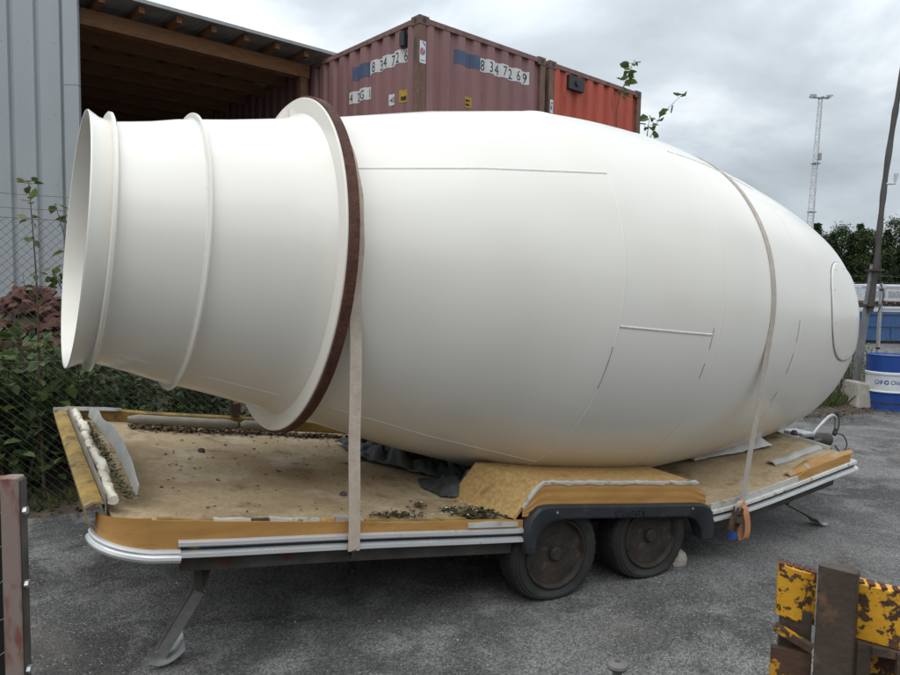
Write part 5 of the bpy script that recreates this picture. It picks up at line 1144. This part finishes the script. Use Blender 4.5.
# faint longitudinal seam along the underside of the chute
def on_cone(s, th, off=0.0):
    r_ = cone_r(s) + off; return Vector((s, r_ * math.cos(th), ZC + r_ * math.sin(th)))
rows = [[on_cone(-2.07 + 0.80 * i / 20, D2(238.5) + q * 0.004 / 0.65, o_) for i in range(21)] for q, o_ in ((-1, -0.0005), (0, 0.003), (1, -0.0005))]
MB().sheet(rows).build('weld_seam', 'weld_white', dr, smooth=True, fix=True)
# access hatch: curved rounded plate with a raised rim and bolts
HC_S, HC_T, HA, HB = 2.84, D2(172.5), 0.43, 0.37
def hp(a, k, off):
    ca, sa = math.cos(a), math.sin(a); x = HA * k * math.copysign(abs(ca) ** 0.95, ca); y = HB * k * math.copysign(abs(sa) ** 0.95, sa)
    s_ = HC_S + x; return on_drum(s_, HC_T - y / max(rad(HC_S), 0.5), off)
n = 64; rows = [[hp(2 * math.pi * i / n, k, o_) for i in range(n + 1)] for k, o_ in ((1.0, -0.002), (1.0, 0.006), (0.988, 0.009), (0.95, 0.009), (0.8, 0.009), (0.6, 0.009), (0.4, 0.009), (0.2, 0.009), (0.001, 0.009))]
hat = MB().sheet(rows).build('access_hatch', 'drum_white', dr, smooth=True, angle=35, fix=True)
rows = [[hp(2 * math.pi * i / n, k, o_) for i in range(n + 1)] for k, o_ in ((1.016, -0.002), (1.016, 0.004), (1.004, 0.004), (1.004, -0.002))]
MB().sheet(rows).build('hatch_gasket', 'seam_dark', hat, smooth=True, angle=35, fix=True)
for i in range(10):
    p = hp(2 * math.pi * (i + 0.5) / 10, 0.90, 0.009); nrm = (p - Vector((p.x, 0, ZC))).normalized()
    MB().tube([p - nrm * 0.001, p + nrm * 0.004], 0.005, 8).build('hatch_bolt', 'joint_grey', hat)

# ---------------------------------------------------------------- lashing straps
Minv = dr.matrix_world.inverted()
def strap(name, label, s_c, near, far, width, mat):
    """band over the drum at station s_c, straight from its tangent points to the near and far anchor"""
    t = thing(name, label, 'strap', tuple(near))
    A = Minv @ Vector(near); B = Minv @ Vector(far); r0 = rad(s_c) + 0.006
    def tangent(P, sgn):
        y, z = P.y, P.z - ZC; d = math.hypot(y, z); base = math.atan2(z, y); return base + sgn * math.acos(min(1, r0 / d))
    ta = tangent(A, -1); tb = tangent(B, 1)
    ta %= 2 * math.pi; tb %= 2 * math.pi
    if tb > math.pi: tb -= 2 * math.pi
    path = []
    P_t = Vector((s_c, r0 * math.cos(ta), ZC + r0 * math.sin(ta)))
    for i in range(14): f = i / 14; path.append((A.lerp(P_t, f), None))
    for i in range(61): f = i / 60; path.append((None, ta + (tb - ta) * f))
    Q_t = Vector((s_c, r0 * math.cos(tb), ZC + r0 * math.sin(tb)))
    for i in range(1, 15): f = i / 14; path.append((Q_t.lerp(B, f), None))
    rows = []
    for q, dn in ((-1, 0.004), (-1, 0.0), (-0.33, 0.0), (0.33, 0.0), (1, 0.0), (1, 0.004)):
        row = []
        for k, (p, th) in enumerate(path):
            w = q * width / 2 + 0.002 * math.sin(k * 0.9)
            if p is None: row.append(dr.matrix_world @ on_drum(s_c + w, th, 0.006 - dn))
            else: row.append(dr.matrix_world @ (p + Vector((w, dn, 0))))
        rows.append(row)
    M_ = Matrix.Translation(-Vector(near)); rows = [[M_ @ p for p in r_] for r_ in rows]
    MB().sheet(rows).build('webbing', mat, t, smooth=True, angle=60, fix=True)
    return t
nearL = trw(-1.12, -0.05, zt(-1.12) + 0.005); farL = trw(-1.28, 2.13, dk(-1.28, 2.1) + 0.04)
s1 = strap('lashing_strap', 'wide beige strap hanging straight down beside the rusty ring', -1.116, nearL, farL, 0.058, 'webbing')
def rel(p, base): q = p - base; return (q.x, q.y, q.z)
# hook under the rail and far ratchet of the first strap
MB().tube([rel(trw(-1.12, -0.052, zt(-1.12) + 0.01), nearL), rel(trw(-1.12, -0.045, zt(-1.12) - 0.02), nearL), rel(trw(-1.12, 0.0, zt(-1.12) - 0.03), nearL)], 0.010, 8).build('hook', 'steel_brown', s1)
me = MB(); c = trw(-1.29, 2.10, dk(-1.28, 2.1) + 0.15)
M_ = Matrix.Translation(Vector(rel(c, nearL))) @ Matrix.Rotation(TAZ, 4, 'Z')
me.box((-0.035, -0.03, -0.05), (0.035, 0.02, 0.06), M_); me.build('ratchet', 'steel_brown', s1)
nearR = trw(1.46, -0.05, zt(1.46) + 0.07); farR = trw(1.55, 2.13, dk(1.55, 2.1) + 0.02)
s2 = strap('lashing_strap', 'beige strap over the drum nose with a loose orange tail', 1.53, nearR, farR, 0.052, 'webbing_grey')
def tl(u, v, z): return rel(trw(u, v, z), nearR)
zr = zt(1.46)
def ribbon(pts, wdir, w, n=5):
    P_ = spline(pts, n); d = Vector(wdir); return [[p + d * (q * w / 2) for p in P_] for q in (-1, 0, 1)]
wd = (math.cos(TAZ), math.sin(TAZ), 0)
MB().sheet(ribbon([tl(1.455, -0.06, zr + 0.10), tl(1.46, -0.085, zr + 0.04), tl(1.47, -0.095, zr - 0.05), tl(1.465, -0.09, zr - 0.12), tl(1.45, -0.07, zr - 0.135), tl(1.445, -0.06, zr - 0.09), tl(1.45, -0.055, zr + 0.0)], wd, 0.05), 0.003, (0.4, -0.8, 0)).build('loose_tail', 'webbing_orange', s2, smooth=True, fix=True)
MB().sheet(ribbon([tl(1.43, -0.055, zr + 0.10), tl(1.41, -0.08, zr + 0.12), tl(1.385, -0.085, zr + 0.09), tl(1.40, -0.07, zr + 0.05)], wd, 0.05), 0.004, (0.4, -0.8, 0)).build('strap_knot', 'webbing', s2, smooth=True, fix=True)
M_ = Matrix.Translation(Vector(tl(1.385, -0.075, zr + 0.005))) @ Matrix.Rotation(TAZ, 4, 'Z') @ Matrix.Rotation(R(18), 4, 'Y')
b = MB()
for x in (-0.022, 0.022): b.box((x - 0.003, -0.02, -0.075), (x + 0.003, 0.02, 0.075), M_)
b.box((-0.022, -0.012, 0.03), (0.022, 0.012, 0.05), M_); b.box((-0.03, -0.03, -0.02), (0.03, -0.02, 0.02), M_); b.build('ratchet', 'steel_brown', s2)
M2 = M_ @ Matrix.Translation((0, -0.01, -0.11)); MB().box((-0.026, -0.012, -0.012), (0.026, 0.012, 0.03), M2).build('ratchet_handle', 'blue_plastic', s2)

# ================================================================ FOREGROUND PIECES
# yellow attachment at lower right
ya = thing('yellow_attachment', 'rusty yellow steel machine attachment with upright flat bar in lower right corner', 'machine part', (1.245, 2.13, 0), R(-20))
me = MB().box((-0.055, -0.022, 0.0), (0.055, 0.022, 0.845)).mesh('upright_bar', 'steel_brown'); bevel_mesh(me, 0.004, 1); place('upright_bar', me, ya, rot=(0, 0, R(-20)))
rows = []
for i in range(12):
    f = i / 11
    rows.append([(-0.165 + 0.115 * f, 0.075 - 0.02 * math.sin(f * 3), z - 0.018 * f + (0.004 * nz(i * 1.7) if z > 0.8 else 0)) for z in (0.63, 0.67, 0.72, 0.77, 0.802)])
MB().sheet(rows, 0.03, (0, 1, 0)).build('side_plate', 'yellow_paint', ya, smooth=True, angle=30, fix=True)
MB().add([(-0.165, 0.07, 0.0), (-0.06, 0.05, 0.0), (-0.06, 0.05, 0.66), (-0.15, 0.07, 0.66), (-0.165, 0.11, 0.0), (-0.06, 0.09, 0.0), (-0.06, 0.09, 0.66), (-0.15, 0.11, 0.66)], [(0, 1, 2, 3), (5, 4, 7, 6), (4, 0, 3, 7), (1, 5, 6, 2), (3, 2, 6, 7), (4, 5, 1, 0)]).build('side_post', 'steel_brown', ya)
MB().bar((-0.17, 0.04, 0.60), (-0.06, 0.02, 0.555), 0.03, 0.022).build('edge_strip', 'yellow_rusty', ya)
me = MB().box((-0.18, 0.02, 0.36), (-0.06, 0.046, 0.535)).mesh('lower_plate', 'yellow_rusty'); place('lower_plate', me, ya)
b = MB(); n_ = 14; rows = []
for i in range(n_ + 1):
    x = 0.05 + 0.75 * i / n_; y = 0.05 - 0.24 * i / n_; top = 0.790 + 0.0 * i - 0.003 * abs(nz(i * 2.3))
    rows.append([(x, y - 0.025, 0.615), (x, y - 0.027, 0.70), (x, y - 0.025, top), (x, y - 0.018, top + 0.004), (x, y + 0.022, top + 0.006), (x, y + 0.03, 0.62)])
b.sheet(rows); me = b.mesh('cross_beam', 'yellow_paint', False, 30, True); place('cross_beam', me, ya)
tee = MB()
rq = random.Random(12); x = 0.055
while x < 0.78:
    w_ = rq.uniform(0.012, 0.034); y = 0.05 - 0.24 * (x - 0.05) / 0.75
    tee.box((x, y - 0.029 + rq.uniform(0, 0.003), 0.790 - rq.uniform(0.002, 0.012)), (x + w_, y + rq.uniform(0.0, 0.02), 0.7985 + rq.uniform(-0.001, 0.001))); x += w_ + rq.uniform(0.004, 0.02)
tee.build('edge_weld', 'rust_track', ya, kind='stuff')
tee = MB(); x = -0.164
while x < -0.055:
    w_ = rq.uniform(0.008, 0.02); tee.box((x, 0.066 + rq.uniform(0, 0.006), 0.785 - 0.16 * (x + 0.165) - rq.uniform(0.004, 0.02)), (x + w_, 0.11, 0.806 - 0.16 * (x + 0.165))); x += w_ + rq.uniform(0.001, 0.006)
tee.build('edge_weld', 'rust_track', ya, kind='stuff')
# bracket with a slot below the beam
def brk(p, q, d): return (0.075 + p, 0.0 + d - 0.2 * p, q)
poly_o = [(0, 0.30), (0.16, 0.30), (0.16, 0.60), (0, 0.60)]
b = MB(); b.box((0.062, -0.01, 0.30), (0.10, 0.02, 0.61)); b.box((0.165, -0.035, 0.30), (0.20, -0.005, 0.61)); b.box((0.10, -0.022, 0.585), (0.165, 0.005, 0.61)); b.box((0.10, -0.022, 0.30), (0.165, 0.005, 0.44)); b.build('slotted_bracket', 'steel_brown', ya)
MB().box((0.07, 0.06, 0.30), (0.20, 0.07, 0.60)).build('back_plate', 'yellow_paint', ya)
MB().bar((0.06, -0.02, 0.47), (0.30, -0.10, 0.40), 0.05, 0.02).build('gusset', 'steel_brown', ya)
MB().box((-0.25, -0.12, 0.0), (0.5, 0.18, 0.03)).build('base_plate', 'steel_brown', ya)
MB().bar((0.55, -0.12, 0.0), (0.55, -0.12, 0.63), 0.07, 0.07).build('side_post', 'steel_brown', ya)

# framed black panel at the left edge
fr = thing('framed_panel', 'black panel in a scratched red-oxide steel frame at the left edge', 'steel frame', (-1.088, 1.70, 0), R(8))
me = MB().box((-0.024, -0.02, 0.0), (0.018, 0.02, 1.214)).mesh('frame_post', 'red_oxide'); bevel_mesh(me, 0.003, 1); place('frame_post', me, fr)
MB().box((0.0185, -0.012, 0.0), (0.0215, 0.02, 1.205)).build('post_flange', 'chassis', fr)
MB().box((-0.6, -0.016, 1.185), (-0.0245, 0.016, 1.212)).build('frame_top', 'red_oxide', fr)
MB().box((-0.6, 0.004, 0.05), (-0.0245, 0.012, 1.184)).build('panel', 'black_panel', fr)
MB().box((-0.64, -0.02, 0.0), (-0.601, 0.02, 1.214)).build('frame_post', 'red_oxide', fr)
for z in (1.125, 0.935, 0.71, 0.45):
    MB().lathe([(0, 0.011), (0.009, 0.010)], 6, 'x', (0.0217, 0.0, z)).build('bolt', 'zinc', fr)
r = random.Random(5)
for k in range(6):
    z = 1.12 - 0.09 * k; MB().tube(spline([(-0.2, -0.002, z + 0.02), (-0.1, -0.012, z + r.uniform(-.02, .02)), (-0.06, -0.012, z - 0.012), (-0.027, -0.004, z + r.uniform(-.01, .01))], 5), 0.0012, 4).build('loose_wire', 'steady_steel', fr)

# capped stake at the bottom edge
stk = thing('capped_stake', 'short steel stake with flattened round grey cap at the bottom edge', 'stake', (0.572, 2.20, 0))
MB().lathe([(0, 0.016), (0.462, 0.016)], 14).build('stem', 'stake_grey', stk, smooth=True)
MB().lathe([(0.450, 0.0), (0.452, 0.020), (0.462, 0.033), (0.470, 0.037), (0.478, 0.034), (0.484, 0.022), (0.485, 0.010), (0.476, 0.007), (0.476, 0.0)], 28).build('cap', 'stake_grey', stk, smooth=True, angle=40)

# a few loose chippings on the asphalt
cp = MB(); r = random.Random(88)
for i in range(700):
    x = r.uniform(-2.5, 6); y = r.uniform(2.2, 9.5); s_ = r.uniform(0.003, 0.009)
    a = r.uniform(0, 6.28); q = [Vector((x + s_*math.cos(a + k*2.1)*r.uniform(.7, 1.3), y + s_*math.sin(a + k*2.1)*r.uniform(.7, 1.3), 0.0)) for k in range(3)] + [Vector((x, y, s_ * 1.1))]
    cp.add(q, [(0, 1, 3), (1, 2, 3), (2, 0, 3)])
tag(cp.build('loose_chippings', 'concrete'), 'tiny pale stone chippings lying loose on the asphalt yard', 'gravel')['kind'] = 'stuff'
